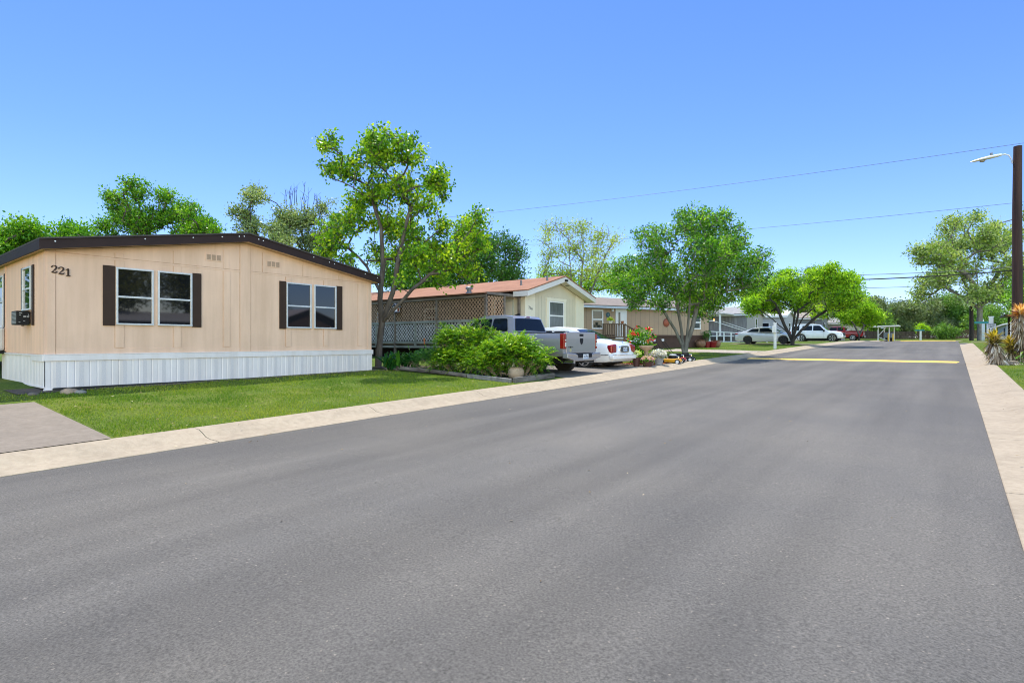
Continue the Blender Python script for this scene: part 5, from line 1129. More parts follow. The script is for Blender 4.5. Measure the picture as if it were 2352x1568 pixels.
# ------------------------------------------------------------------ yuccas
def yucca(label, pts, heads, seed, trunk_r=.16, skirt=220):
    """pts: stem path (local); heads: list of (point, radius, n, material)"""
    rng = random.Random(seed); x, y = pts[0][:2]; T = thing('yucca', label, 'yucca', (x, y, zg(x, y)), 0, 'yuccas beside the tall wooden pole')
    loc = [Vector((p[0]-x, p[1]-y, p[2])) for p in pts]
    MB().tube(loc, [trunk_r*.3]*len(loc), 8).build('stem', DRY, T)
    for (hp, r, n, m) in heads:
        mb = MB(); c = Vector((hp[0]-x, hp[1]-y, hp[2]))
        for k in range(n):
            el = rng.uniform(-.35, 1.5); L = r*rng.uniform(.75, 1.05); blade(mb, c+Vector((0, 0, rng.uniform(-.08, .04))), rng.uniform(0, 6.3), el, L, .045+.025*r, rng.uniform(-.05, .25), rng.random(), .25, 4)
        mb.build('rosette', m, T, attr=True, fix=False)
    mb = MB()
    low = [p for p in loc if p.z < .9*max(q.z for q in loc)] if len(heads) > 1 else loc
    for k in range(skirt):
        i = rng.randrange(max(1, len(low)-1) if len(low) > 1 else 1); t = rng.random(); p = loc[i].lerp(loc[i+1], t); a = rng.uniform(0, 6.3)
        d = Vector((math.cos(a), math.sin(a), 0)); blade(mb, p+d*trunk_r*.5, a, rng.uniform(-1.45, -.7), rng.uniform(.22, .42), rng.uniform(.03, .05), rng.uniform(-.3, .3), rng.random(), .2, 3)
    mb.build('dead_skirt', leafmat('yucca_dead', (.16,.10,.06), (.42,.32,.22), (.80,.70,.58), .15, .7), T, attr=True, fix=False)
    return T
YG = leafmat('yucca_gold', (.16,.15,.02), (.46,.35,.04), (.72,.53,.13), .25, .4); YO = leafmat('yucca_orange', (.40,.16,.04), (.72,.36,.11), (.88,.66,.38), .25, .45); YB = leafmat('yucca_olive', (.10,.085,.03), (.22,.17,.05), (.38,.26,.10), .25, .5)
yucca('golden leaning yucca nearest the pavement with a thick skirt of bleached dead leaves', [(1.75,26.6,.03),(1.45,26.2,.06),(1.22,26.0,.22),(1.14,26.1,.5),(1.12,26.15,.75),(1.13,26.2,.9)], [((1.13,26.2,.90),.46,110,YG),((1.12,26.15,.68),.48,80,YB)], 1, .30, 620)
yucca('middle yucca with a golden fan of leaves in front of the tall wooden pole', [(1.66,28.1,0),(1.66,28.1,.4),(1.68,28.1,.66)], [((1.68,28.1,.66),.48,120,YG),((1.68,28.1,.35),.46,80,YB)], 2, .22, 120)
yucca('tall yucca with an orange crown and long dead skirt at the right picture edge', [(2.0,28.2,0),(1.98,28.1,.6),(1.95,27.9,1.2),(1.93,27.8,1.78)], [((1.93,27.8,1.80),.46,130,YO)], 3, .26, 460)
T = thing('leafy_weed', 'small green weed at the foot of the tall wooden pole', 'weed', (1.82, 26.9, zg(1.82, 26.9)))
mb = MB(); rr = random.Random(9)
for k in range(26): blade(mb, (rr.uniform(-.1,.1), rr.uniform(-.1,.1), rr.uniform(0,.4)), rr.uniform(0, 6.3), rr.uniform(.1, 1.0), rr.uniform(.12, .2), .05, .6, rr.random())
mb.build('leaf_cluster', LF7, T, attr=True, fix=False)
# ------------------------------------------------------------------ grass blades on the near lawn
def grass(name, regs, m, seed, h=.045):
    rng = np.random.default_rng(seed); Ps = []
    for (x0, x1, y0, y1, dens) in regs:
        n = int((x1-x0)*(y1-y0)*dens); x = rng.uniform(x0, x1, n); y = rng.uniform(y0, y1, n)
        # clumpiness
        keep = rng.random(n) < .55+.45*np.sin(x*3.1+1.3*np.sin(y*2.3))*np.sin(y*2.7+np.sin(x*1.9)); Ps.append(np.stack([x[keep], y[keep]], 1))
    P2 = np.concatenate(Ps); n = len(P2); k = np.interp(P2[:, 1], [-60,3,11,25,50,80], [.05,.048,.034,.02,.01,0.0])
    zrr = np.interp(P2[:, 1], [-60,0,55,64,75,100,112,118], [-2.8,-1.5,-.285,-.13,-.04,.02,.25,.42])
    z = np.where(P2[:, 0] < 0, zrr+.1+k*np.clip(-P2[:, 0]-9, 0, 8), zrr+.1)
    B = np.column_stack([P2, z-.004]); a = rng.uniform(0, 2*math.pi, n); H_ = h*rng.uniform(.5, 1.4, n)
    S = np.column_stack([np.cos(a), np.sin(a), np.zeros(n)])*(.0055+.003*rng.random(n))[:, None]
    lean = rng.normal(size=(n, 3))*.45; lean[:, 2] = 1; tipp = B+unit(lean)*H_[:, None]
    V = np.stack([B-S, B+S, tipp], 1).reshape(-1, 3); F = np.arange(3*n).reshape(n, 3)
    pr = .5+.5*np.sin(P2[:, 0]*1.3+np.sin(P2[:, 1]*.9)*2)*np.sin(P2[:, 1]*.8+1); r = np.clip(pr*.5+rng.random(n)*.5, 0, 1)
    return tag(npmesh(name, V, F, m, None, np.repeat(r, 3)), 'short mown green grass with yellowish patches on the lawns', 'grass', None, 'stuff')
GRM = leafmat('grass_blade', (.055,.140,.012), (.145,.222,.020), (.33,.34,.05), .35, .5)
grass('grass', [(-14.75,-9.03,2.6,6.5,1500),(-14.9,-9.03,6.5,11.7,1100),(-16,-9.05,20,32,260),(-15,-9.05,36.2,49,140),(-15,-13.3,-.5,2.6,500),(1.2,3.2,8,26,500),(1.2,4,26,50,160),(-14.4,-9.05,32.4,36.2,60)], GRM, 5)
rr = random.Random(3)
for i, (x, y, s_, lb) in enumerate(((-14.35,3.3,.15,'tan'), (-14.2,3.45,.10,'grey'), (-14.45,2.75,.09,'small dark'))):
    bm = bmesh.new(); bmesh.ops.create_icosphere(bm, subdivisions=3, radius=s_)
    for v in bm.verts: v.co *= 1+.28*mnoise.noise(v.co*9+Vector((i*5, 0, 0))); v.co.z *= .55
    me = bpy.data.meshes.new('rock'); bm.to_mesh(me); bm.free(); o = bpy.data.objects.new('rock', me); COL.objects.link(o); me.materials.append(mat('rock_'+lb.replace(' ', '_'), {'tan': (.30,.22,.15), 'grey': (.20,.19,.17), 'small dark': (.12,.10,.08)}[lb], .9, .3, 9, .4, 30))
    o.location = (x, y, zg(x, y)+s_*.15); tag(o, lb+' rock lying by the corner of the white skirting of house 221', 'rock')
    for p in me.polygons: p.use_smooth = True
# ------------------------------------------------------------------ flower bed with pots, bird bath and mowers
T = thing('flower_bed', 'timber framed bed of red wood chips beside the white sedan', 'flower bed', (-9.2, 20.2, -.98))
FX0, FX1, FY0, FY1 = -9.75, -8.98, 18.95, 22.4
def fb(x, y, z=0): return (x+9.2, y-20.2, z)
MB().bar(fb(-10.6, 19.55, .06), fb(-8.95, 19.62, .0), .09, .14).build('beam', OLDT, T, bevel=.012); MB().bar(fb(-8.98, 19.66, .0), fb(-9.0, 22.4, .05), .09, .13).build('beam', OLDT, T, bevel=.012)
mb = MB(); mb.add([fb(-10.5,19.62,.06), fb(-9.02,19.66,.0), fb(-9.04,22.3,.06), fb(-10.4,22.3,.12)], [(0,1,2,3)])
mb.build('chip_base', mat('red_mulch', (.26,.055,.022), .9, .5, 30, .8, 60, col2=(.42,.11,.05)), T)
mb = MB(); rr = random.Random(4)
for k in range(900):
    x = rr.uniform(-10.4, -9.06); y = rr.uniform(19.68, 22.25); z = .01+.06*(y-19.6)/2.7+(-x-9)*.045; a = rr.uniform(0, 3.14); l = rr.uniform(.02, .05)
    mb.box(-l, l, -.010, .010, 0, .008, Matrix.Translation(fb(x, y, z+rr.uniform(0, .02))) @ Matrix.Rotation(a, 4, 'Z') @ Matrix.Rotation(rr.uniform(-.5, .5), 4, 'Y'), rr.random())
mb.build('wood_chips', leafmat('chip', (.20,.035,.018), (.40,.08,.03), (.60,.17,.07), .05, .8), T, attr=True)
mb.parts = None
# bird bath with figure
T = thing('bird_bath', 'fluted concrete bird bath with scalloped bowl in the flower bed', 'bird bath', (-9.30, 20.02, -.96)); T.scale = (.80, .80, 1.12)
BBM = mat('bath_concrete', (.40,.29,.20), .85, .25, 6, .3, 40)
MB().lathe([(.20,0),(.19,.05),(.10,.10),(.075,.20),(.06,.34),(.09,.42),(.12,.46)], (0,0,0), 18).build('pedestal', BBM, T, smooth=50)
MB().lathe([(.06,.46),(.12,.545),(.26,.605),(.345,.69),(.345,.715),(.30,.71),(.20,.635),(.0,.60)], (0,0,0), 44, wave=(.04, 11, .55)).build('bowl', BBM, T, smooth=50)
def flowerbush(label, loc, n, r, hh, lm, fm, nf, fs, seed, cat='flowers', pot=None, lsz=.06, group=None, name='flowering_plant'):
    T = thing(name, label, cat, loc, 0, group); rng = np.random.default_rng(seed)
    C = rng.normal(size=(n, 3)); C = unit(C)*(rng.random(n)**.4)[:, None]*np.array([r, r, hh/2])+np.array([0, 0, hh/2]); leaves('foliage', C, .05, 14, lsz, lm, T, rng, .2)
    q = unit(rng.normal(size=(nf, 3))); q[:, 2] = np.abs(q[:, 2]) if seed % 2 else q[:, 2]; Fc = q*np.array([r, r, hh/2])*1.02+np.array([0, 0, hh/2])
    leaves('flowers', Fc, fs*.5, 10, fs, fm, T, rng, 0, aspect=.8)
    st = MB()
    for k in range(7): a = k*.9; st.tube([(0,0,-.02),(.4*r*math.cos(a),.4*r*math.sin(a),hh*.4),(.7*r*math.cos(a),.7*r*math.sin(a),hh*.7)], [.012,.008,.004], 5)
    st.build('stem', DRY, T); return T
REDF = leafmat('red_petal', (.45,.02,.015), (.60,.04,.03), (.75,.10,.06), .2); PNK = leafmat('pink_petal', (.55,.30,.30), (.70,.42,.40), (.82,.62,.58), .2); WHF = leafmat('white_petal', (.55,.52,.52), (.72,.68,.70), (.85,.83,.85), .2); YLF = leafmat('cream_petal', (.60,.55,.25), (.75,.70,.40), (.82,.80,.6), .2); BLU = leafmat('pale_blue_petal', (.40,.45,.60), (.55,.60,.75), (.75,.80,.88), .2)
FL = flowerbush('tall glossy green plant with red flowers behind the bird bath', (-9.95, 20.85, -.93), 110, .52, 1.55, LF2, REDF, 16, .09, 71, lsz=.13)
rng = np.random.default_rng(8); q = unit(rng.normal(size=(30, 3)))*np.array([.4, .4, .12])+np.array([0, 0, .95]); leaves('pale_flowers', q, .05, 10, .06, BLU, FL, rng, 0, aspect=.8)
def tub(name, label, loc, prof, m, n=20, cat='flowerpot'):
    T = thing(name, label, cat, loc); MB().lathe(prof, (0,0,0), n).build('pot', m, T, smooth=50); return T
DKP = mat('dark_red_pot', (.085,.035,.030), .6, .2, 6); GRP = mat('grey_pot', (.28,.27,.27), .8, .25, 5, .3, 30); BRP = mat('brown_clay', (.20,.105,.060), .8, .3, 5, .3, 30); RDP = mat('red_pot', (.20,.008,.015), .4, .1, 5)
tub('flowerpot', 'dark red pot of pink flowers at the front of the chip bed', (-9.02, 19.52, -.99), [(.13,0),(.22,.22),(.235,.24),(.20,.24),(.18,.20)], DKP)
flowerbush('low pink flowers growing in the dark red pot', (-9.02, 19.52, -.80), 40, .22, .22, LF2, PNK, 80, .045, 73)
tub('flowerpot', 'grey stone pot with a little animal figure in the chip bed', (-9.05, 20.6, -.95), [(.13,0),(.19,.26),(.20,.28),(.17,.28),(.15,.24)], GRP)
flowerbush('silvery white flowering plant in the grey stone pot', (-9.05, 20.6, -.71), 50, .26, .36, leafmat('silver_leaf', (.25,.26,.24), (.38,.38,.36), (.55,.54,.52), .2), WHF, 120, .045, 75)
tub('flowerpot', 'tall dark planter beside the bumper of the white sedan', (-9.42, 19.42, -.97), [(.10,0),(.15,.36),(.16,.38),(.13,.38),(.11,.3)], DKP)
flowerbush('pale yellow flowers in the tall dark planter', (-9.42, 19.42, -.62), 30, .15, .24, LF3, YLF, 50, .04, 77)
T = thing('stone_figure', 'grey stone animal figure leaning beside the silvery flowers', 'figure', (-9.32, 20.45, -.95))
MB().lathe([(.09,0),(.13,.10),(.12,.25),(.07,.36),(.08,.42),(.05,.48)], (0,0,0), 14).build('body', GRP, T, smooth=60); MB().prism([(.03,.44),(.13,.50),(.05,.54)], 'y', -.03, .03).build('head', GRP, T, bevel=.01)
def mower(label, loc, rz, dm, tm, sc=1.0, hz=1.02):
    T = thing('lawn_mower', label, 'lawn mower', loc, rz, 'lawn mowers parked beside the chip bed'); T.scale = (sc, sc, sc)
    D = MB(); D.prism([(-.38,.08),(.36,.08),(.38,.16),(.30,.22),(-.30,.22),(-.40,.18)], 'y', -.25, .25); D.build('deck', dm, T, bevel=.03)
    e = MB().lathe([(.17,.22),(.18,.26),(.17,.34),(.10,.37),(.0,.375)], (.05,0,0), 18).build('engine', BLK, T, smooth=40)
    MB().lathe([(.145,.345),(.15,.385),(.10,.40),(0,.405)], (.05,0,0), 14).build('engine_cover', tm, e, smooth=40)
    MB().box(.20, .32, -.06, .06, .22, .33).build('muffler', CHR, T, bevel=.02)
    for x in (-.32, .32):
        for sg in (1, -1):
            w_ = MB().lathe([(.06,-.02),(.10,-.025),(.10,.025),(.06,.02)], (x, sg*.29, .10), 18, 'y').build('wheel', BLK, T, smooth=40)
            MB().lathe([(.065,-.028*1),(.065,.028)], (x, sg*.29, .10), 12, 'y').build('hub', WHM, w_)
    h = MB()
    for sg in (1, -1): h.tube([(-.36, sg*.22, .14), (-.62, sg*.21, .45), (-1.0, sg*.20, hz-.04), (-1.06, sg*.18, hz)], .012, 6)
    h.tube([(-1.06, -.18, hz), (-1.06, .18, hz)], .013, 6); h.tube([(-.62, -.21, .45), (-.62, .21, .45)], .009, 6); h.build('handle', BLK, T)
    MB().box(-.98, -.93, -.10, .12, hz-.12, hz-.02).build('label_card', WHITE, T)
    return T
mower('yellow and white topped push mower nearest the red chip bed', (-9.1, 22.0, -.925), .10, mat('mower_yellow', (.62,.30,.015), .4), WHM)
mower('black and red deck push mower in the middle of the three', (-9.3, 23.0, -.90), .15, mat('mower_red', (.35,.015,.02), .4), BLK)
mower('all black push mower farthest from the chip bed', (-9.3, 23.9, -.885), .12, BLK, BLK)
# jars and red pots at the taupe house corner
def jar(label, x, y, s_):
    T = thing('clay_jar', label, 'jar', (x, y, zg(x, y)-.02), 0); T.scale = (s_, s_, s_)
    MB().lathe([(.18,0),(.32,.14),(.36,.30),(.31,.44),(.24,.50),(.27,.56),(.29,.58),(.24,.58),(.20,.50)], (0,0,0), 24).build('jar', BRP, T, smooth=50)
    for a in (0.6, 3.7): c, s2_ = math.cos(a), math.sin(a); MB().tube([(.25*c,.25*s2_,.52),(.37*c,.37*s2_,.52),(.40*c,.40*s2_,.43),(.33*c,.33*s2_,.38)], .025, 6).build('ear', BRP, T)
jar('large brown clay jar left of the red pots by the taupe home', -14.35, 40.0, 1.0); jar('brown clay jar at the house corner right of the red pots', -13.75, 41.5, .92)
tub('flowerpot', 'tall red pot between the clay jars holding a small dark conifer', (-14.1, 40.6, -.46), [(.16,0),(.22,.40),(.25,.41),(.25,.46),(.2,.46)], RDP)
tub('flowerpot', 'wide red tub beside the right clay jar', (-13.85, 41.0, -.45), [(.22,0),(.33,.40),(.36,.41),(.36,.46),(.3,.46)], RDP)
flowerbush('small dark conifer growing in the tall red pot', (-14.1, 40.6, -.02), 60, .30, .8, LF5, LF5, 20, .06, 79, name='small_conifer', cat='plant')
for o_, n_ in ((PT1, 30),):
    rng = np.random.default_rng(3); T = flowerbush('spidery yellow green leaves sprouting from the white railing pot', tuple(o_.location+Vector((0,0,.12))), 14, .16, .18, LF4, LF4, 12, .08, 81, cat='plant', name='spider_plant')
# ------------------------------------------------------------------ houses farther along
GRY = mat('weathered_grey_siding', (.175,.165,.165), .85, .25, 5, .1, 40, stretch=(1,6,.15), col2=(.27,.26,.26)); GRY2 = mat('grey_siding_light', (.30,.285,.26), .8, .05, 2)
def simple_home(label, loc, L, W_, z0, ze, zp, wm, rm, wins=(), group=None, lap=False, gm=None, trimm=None, rot=0):
    """gable end faces +x at x=0, long wall on y=0"""
    H = thing('mobile_home', label, 'house', loc, rot, group)
    MB().prism([(0, z0), (W_, z0), (W_, ze), (W_/2, zp), (0, ze)], 'x', -L, 0).build('wall', wm, H)
    if gm: MB().prism([(0.0, z0), (W_, z0), (W_, ze), (W_/2, zp), (0.0, ze)], 'x', .002, .02).build('gable_panel', gm, H)
    r = MB(); o_ = .3; sl = (zp-ze)/(W_/2)
    for s_ in (-1, 1):
        ye = W_/2+s_*(W_/2+o_); zz = ze-sl*o_; r.prism([(W_/2, zp+.2), (ye, zz+.2), (ye, zz+.12), (W_/2, zp+.12)], 'x', -L-.2, .35)
    ro = r.build('roof', rm, H)
    f = MB()
    for s_ in (-1, 1):
        ye = W_/2+s_*(W_/2+o_); zz = ze-sl*o_; f.prism([(W_/2, zp+.118), (ye, zz+.118), (ye, zz-.03), (W_/2, zp-.03)], 'x', .29, .33); f.box(-L, .29, min(ye, ye-s_*.03), max(ye, ye-s_*.03), zz-.03, zz+.117)
    f.build('fascia', trimm or WHITE, H)
    if lap:
        l = MB(); z = z0+.1
        while z < ze-.05: l.box(-L, .0, -.016, -.002, z+.02, z+.11); l.box(.002, .016, .02, W_-.02, z+.02, z+.11); z += .13
        l.build('lap_siding', wm, H)
    for (fc, a, b, c, d) in wins: window(H, .02 if fc == 'x' else -.002, a, b, c, d, fm=WHITE, face=fc, sgn=1 if fc == 'x' else -1, fw=.05)
    return H
GRR = mat('grey_shingle', (.24,.235,.23), .9, .15, 3, .3, 20); WHR = mat('white_metal_roof', (.62,.60,.58), .5, .1, 3)
h5 = simple_home('weathered grey mobile home with white deck and ramp behind the silver sedan', (-17.2, 61.6, 0), 16, 6.2, -.12, 2.85, 3.7, GRY, GRR, [('x', 3.2, 3.9, 1.0, 2.55)], gm=GRY2)
h6 = simple_home('pale grey mobile home with bright white roof behind the umbrella shaped tree', (-15.9, 72.5, 0), 16, 5.0, 0, 3.0, 3.7, mat('pale_grey_siding', (.36,.36,.38), .7, .08, 3), WHR, [('y', -2.6, -1.7, 1.2, 2.3), ('x', 2, 3, 1.2, 2.3)])
h7 = simple_home('grey lap sided house with gabled roof behind the white suv', (-14.9, 90.3, .0), 16, 4.6, .1, 3.35, 4.15, mat('slate_siding', (.20,.205,.215), .7, .05, 3), mat('tan_shingle', (.24,.205,.18), .9, .15, 3, .3, 20), [('x', 1.6, 2.9, 1.3, 2.7)], lap=True)
shutter(h7, .02, 1.2, 1.58, 1.25, 2.75, BLK); shutter(h7, .02, 2.92, 3.3, 1.25, 2.75, BLK)
h8 = simple_home('dim grey house with pale roof half hidden by the small lime tree', (-13.9, 99.5, .1), 14, 5.0, .0, 2.7, 3.5, GRY2, GRR, [('x', 2.2, 3.2, 1.0, 2.2)])
h9 = simple_home('distant building with orange tiled roof behind the far trees', (-10.5, 178, .9), 22, 14, 0, 4.6, 6.4, mat('tan_wall', (.40,.33,.26), .8), mat('orange_roof', (.45,.13,.05), .8, .1, 2), [])
simple_home('pale home across the street mirrored low in the right hand windows', (28, 26, -.9), 9, 8, 0, 2.4, 3.9, mat('brick_home', (.20,.12,.09), .8), mat('pinkish_metal_roof', (.42,.34,.33), .5, .2, 4, stretch=(1,8,1)))
tree('roadside_tree', 'leafy tree behind the pale home across the street', (33, 33, -.6), BR_, LF5, 66, 160, 45, .28, .45, .2, pen=.2, group='trees across the street')
# leaf litter on the road edge, kerb and lawn
rng = np.random.default_rng(21); V = []; F = []; Rn = []
def litter(n, x0, x1, y0, y1, zl, sz):
    for k in range(n):
        x = rng.uniform(x0, x1); y = rng.uniform(y0, y1); a = rng.uniform(0, 6.28); l = sz*rng.uniform(.5, 1.4); d = np.array([math.cos(a), math.sin(a), 0]); s_ = np.array([-d[1], d[0], 0]); p = np.array([x, y, zl(x, y)]); b = len(V)
        V.extend([p-d*l, p+s_*l*.35+U_*.006, p+d*l+U_*.004, p-s_*l*.35]); F.append((b, b+1, b+2, b+3)); Rn.extend([rng.random()]*4)
litter(260, -8.4, -7.6, 3, 45, lambda x, y: zr(y)+.018, .022); litter(120, -7.6, .3, 2, 40, lambda x, y: zr(y)+.006, .018); litter(180, -14.5, -9.1, 2.8, 11.5, lambda x, y: zg(x, y)+.035, .028); litter(90, .5, 1.1, 4, 40, lambda x, y: zr(y)+.13, .018); litter(120, -8.95, -8.5, 3, 40, lambda x, y: zr(y)+.128, .02)
tag(npmesh('leaf_litter', np.array(V), np.array(F), leafmat('litter', (.12,.08,.04), (.26,.19,.10), (.50,.42,.28), .05, .8), None, np.array(Rn)), 'scattered dry leaf bits on the road edge, kerb and lawn', 'leaf litter', None, 'stuff')
# white deck and ramp
T = thing('white_deck', 'white painted timber deck with sloping ramp rail beside the weathered grey home', 'deck', (-18.0, 58.0, -.2)); 
def wb(a, b, w_=.09, h=.09): return MB().bar(a, b, w_, h)
wb((-3.4,0,1.35),(2.6,0,.95)).build('rail', WHITE, T); wb((-3.4,0,.28),(3.2,0,.08)).build('rail', WHITE, T); MB().box(-3.5, -.4, .05, 3.4, .72, .80).build('deck_floor', WHITE, T)
for k in range(9):
    x = -3.3+k*.72; MB().box(x-.06, x+.06, -.05, .05, 0, 1.33-(k*.72)*.067).build('post', WHITE, T)
wb((-3.4,.1,2.35),(-1.6,.1,2.35)).build('rail', WHITE, T); wb((-1.6,.1,2.35),(1.6,.1,1.25), .06, .06).build('rail', WHITE, T); wb((-1.6,3.3,2.35),(1.2,3.3,1.35), .06, .06).build('rail', WHITE, T)
for x in (-2.4, -.9): MB().box(x-.08, x+.08, .2, .36, .8, 3.05).build('roof_post', WHITE, T)
MB().box(-3.6, -.4, .1, 3.5, 3.05, 3.13).build('porch_roof', WHR, T)
wb((2.3,-.4,-.0),(3.0,0,1.1), .12, .07).build('brace', WHITE, T); wb((3.9,-.5,-.0),(3.0,0,1.1), .12, .07).build('brace', WHITE, T)
T = thing('porch_lamp', 'glowing orange porch lamp under the roof of the white deck', 'lamp', (-19.55, 58.35, 2.15)); T.scale = (.7, .7, .7); 
MB().lathe([(.02,0),(.10,.05),(.10,.2),(.02,.26)], (0,0,0), 12).build('bulb', mat('lamp_glow', (.8,.35,.08), .5, emit=(1.0,.38,.08,3.0)), T); MB().box(-.05, .05, .0, .2, .26, .30).build('bracket', BLK, T)
T = thing('hanging_cloth', 'dark round wreath hung on the white ramp rail behind the silver sedan', 'wreath', (-16.9, 57.85, .35)); MB().lathe([(.10,-.05),(.30,-.08),(.34,.0),(.30,.05)], (0,0,0), 14, 'y').build('wreath', BLK, T, smooth=50)
# white post with box on the lawn
T = thing('lawn_post', 'white square utility post with small meter box on the roadside lawn', 'post', (-9.45, 40.4, -.52))
MB().box(-.075, .075, -.075, .075, 0, 1.75).build('post', WHITE, T, bevel=.008); MB().box(-.10, .10, -.10, .10, 1.75, 1.79).build('cap', WHITE, T, bevel=.008); MB().box(-.14, .10, -.20, -.078, 1.10, 1.56).build('meter_box', WHITE, T, bevel=.012)
# ------------------------------------------------------------------ signs, poles, wires
T = thing('utility_pole', 'tall brown wooden utility pole rising behind the yuccas', 'utility pole', (2.0, 30.3, -.74))
POLM = mat('pole_wood', (.036,.018,.015), .85, .35, 3, .5, 25, stretch=(3,3,.15), col2=(.070,.032,.023))
po = MB().tube([(0,0,-.2),(.01,0,3.4),(.0,0,6.0),(.02,0,8.62)], [.185,.168,.155,.138], 20); po.build('pole', POLM, T, smooth=40)
# the arm reaches over the road (-x)
A = MB().tube([(-.14,0,7.95),(-.17,0,8.15),(-.26,0,8.32),(-.38,0,8.38),(-.48,0,8.37)], .028, 8).build('lamp_arm', WHM, T, smooth=50)
T2_ = thing('street_light', 'grey cobra head street light reaching over the road from the tall wooden pole', 'street light', (1.55, 30.3, 7.63))
bm = MB(); vs = []; fs = []
prof = [(0,.04,.05),(-.08,.09,.07),(-.36,.13,.085),(-.64,.145,.075),(-.86,.11,.05),(-1.02,.04,.02)]
for (x, w_, h_) in prof:
    for k in range(12): a = 2*math.pi*k/12; vs.append((x, w_*math.cos(a), (h_ if math.sin(a) > 0 else h_*.55)*math.sin(a)+x*.10))
for i in range(len(prof)-1):
    for k in range(12): k2 = (k+1) % 12; fs.append((i*12+k, i*12+k2, (i+1)*12+k2, (i+1)*12+k))
fs += [tuple(range(12)), tuple(60+k for k in range(12))]
bm.add(vs, fs); bm.build('housing', WHM, T2_, smooth=60)
MB().lathe([(.05,.05),(.05,.15),(.02,.16)], (-.34,0,0), 12).build('photocell', mat('photocell', (.2,.22,.24), .5), T2_, smooth=40)
MB().lathe([(.10,-.115),(.09,-.155),(.03,-.175)], (-.62,0,0), 14).build('lens', mat('lamp_lens', (.30,.26,.20), .2), T2_, smooth=50)
T = thing('utility_pole', 'short dark wooden pole in front of the sycamore near the far corner', 'utility pole', (1.85, 97.3, .1))
MB().tube([(0,0,-.2),(0,0,4),(0,0,8.2)], [.26,.23,.2], 12).build('pole', BARKD, T, smooth=40)
def wire(label, a, b, sag, r, n=24, m=None, name='overhead_wire', grp='overhead wires crossing the sky'):
    a, b = Vector(a), Vector(b); pts = [a.lerp(b, i/n)-Vector((0,0,sag*4*(i/n)*(1-i/n))) for i in range(n+1)]
    base = pts[0].copy(); mb = MB().tube([p-base for p in pts], r, 6); o = mb.build(name, m or (mat('wire_grey', (.10,.11,.13), .6) if r < .03 else BLK), smooth=60); o.location = base; return tag(o, label, 'wire', grp)
wire('thin wire highest in the sky rising to the upper right corner', (-28.87,28.07,8.87), (6.49,33.14,8.64), 0.25, 0.009)
wire('thin wire passing behind the pole top and dropping behind the leafy trees', (-43.76,49.53,11.27), (9.46,44.13,8.12), 0.5, 0.012)
wire('thick black telephone cable above the far road', (-19.86,56.07,6.21), (7.76,63.22,6.16), 0.55, 0.048)
wire('pale messenger wire just above the thick black cable', (-19.81,57.55,7.28), (7.75,63.03,6.47), 0.75, 0.026)
wire('thin far wire crossing behind the far end of the road, upper', (-14.13,104.11,8.66), (-1.25,111.07,8.85), 0.1, 0.032)
wire('thin far wire crossing behind the far end of the road, lower', (-13.48,107.18,6.62), (-1.40,113.50,6.71), 0.1, 0.032)

T = thing('speed_limit_sign', 'white speed limit sign on a capped white post behind the leaning yucca', 'sign', (1.84, 46.2, zg(1.84, 46.2)))
zz = zg(1.84, 46.2)
fs_ = facing((-.0, -.09, 1.06-zz), (1, 0, 0)); 
MB().box(-.235, .235, -.09, -.08, .50-zz, 1.13-zz).build('board', mat('sign_border', (.10,.10,.11), .5), T, bevel=.004)
MB().box(-.222, .222, -.094, -.0905, .513-zz, 1.117-zz).build('face', mat('sign_white', (.62,.64,.68), .5, .03), T)
SGN = mat('sign_black', (.015,.015,.02), .5)
for (s_, z, sz) in (('SPEED', 1.045, .135), ('LIMIT', .925, .135), ('10', .70, .34)): text(s_, sz, facing((0, -.095, z-zz), (1, 0, 0)), 'lettering', SGN, T, .001, .0015 if sz < .2 else .006, xs=1.0)
MB().box(-.11, .11, .0, .22, 0, 1.50-zz+.02).build('post', WHITE, T, bevel=.01); MB().box(-.14, .14, -.03, .25, 1.52-zz, 1.58-zz).build('cap', WHITE, T, bevel=.01)
MB().box(-.03, .03, -.08, -.02, 0, .6-zz).build('sign_post', WHM, T)
def streetsign(label, x, y, z, h, w_):
    T = thing('street_sign', label, 'street sign', (x, y, z))
    MB().box(-.13, .13, -.13, .13, 0, h).build('post', WHITE, T, bevel=.01)
    s_ = MB().box(-w_*.75, w_*.5, -.16, -.135, h-.24, h).build('blade', mat('teal_sign', (.015,.22,.21), .4), T)
    b = MB()
    for k in range(7): b.box(-w_*.6+k*w_*.14, -w_*.6+k*w_*.14+w_*.09, -.165, -.161, h-.16, h-.08)
    return T
streetsign('white post with green street name blade standing near the sycamore', 2.5, 79.0, .07, 2.1, 1.0)
MB().lathe([(.05,2.1),(.03,2.35)], (0,0,0), 8).build('finial', WHITE, COL.objects['street_sign'])
streetsign('low white post with green street name blade before the far brown fence', -4.1, 108.5, .14, 1.75, 1.0)
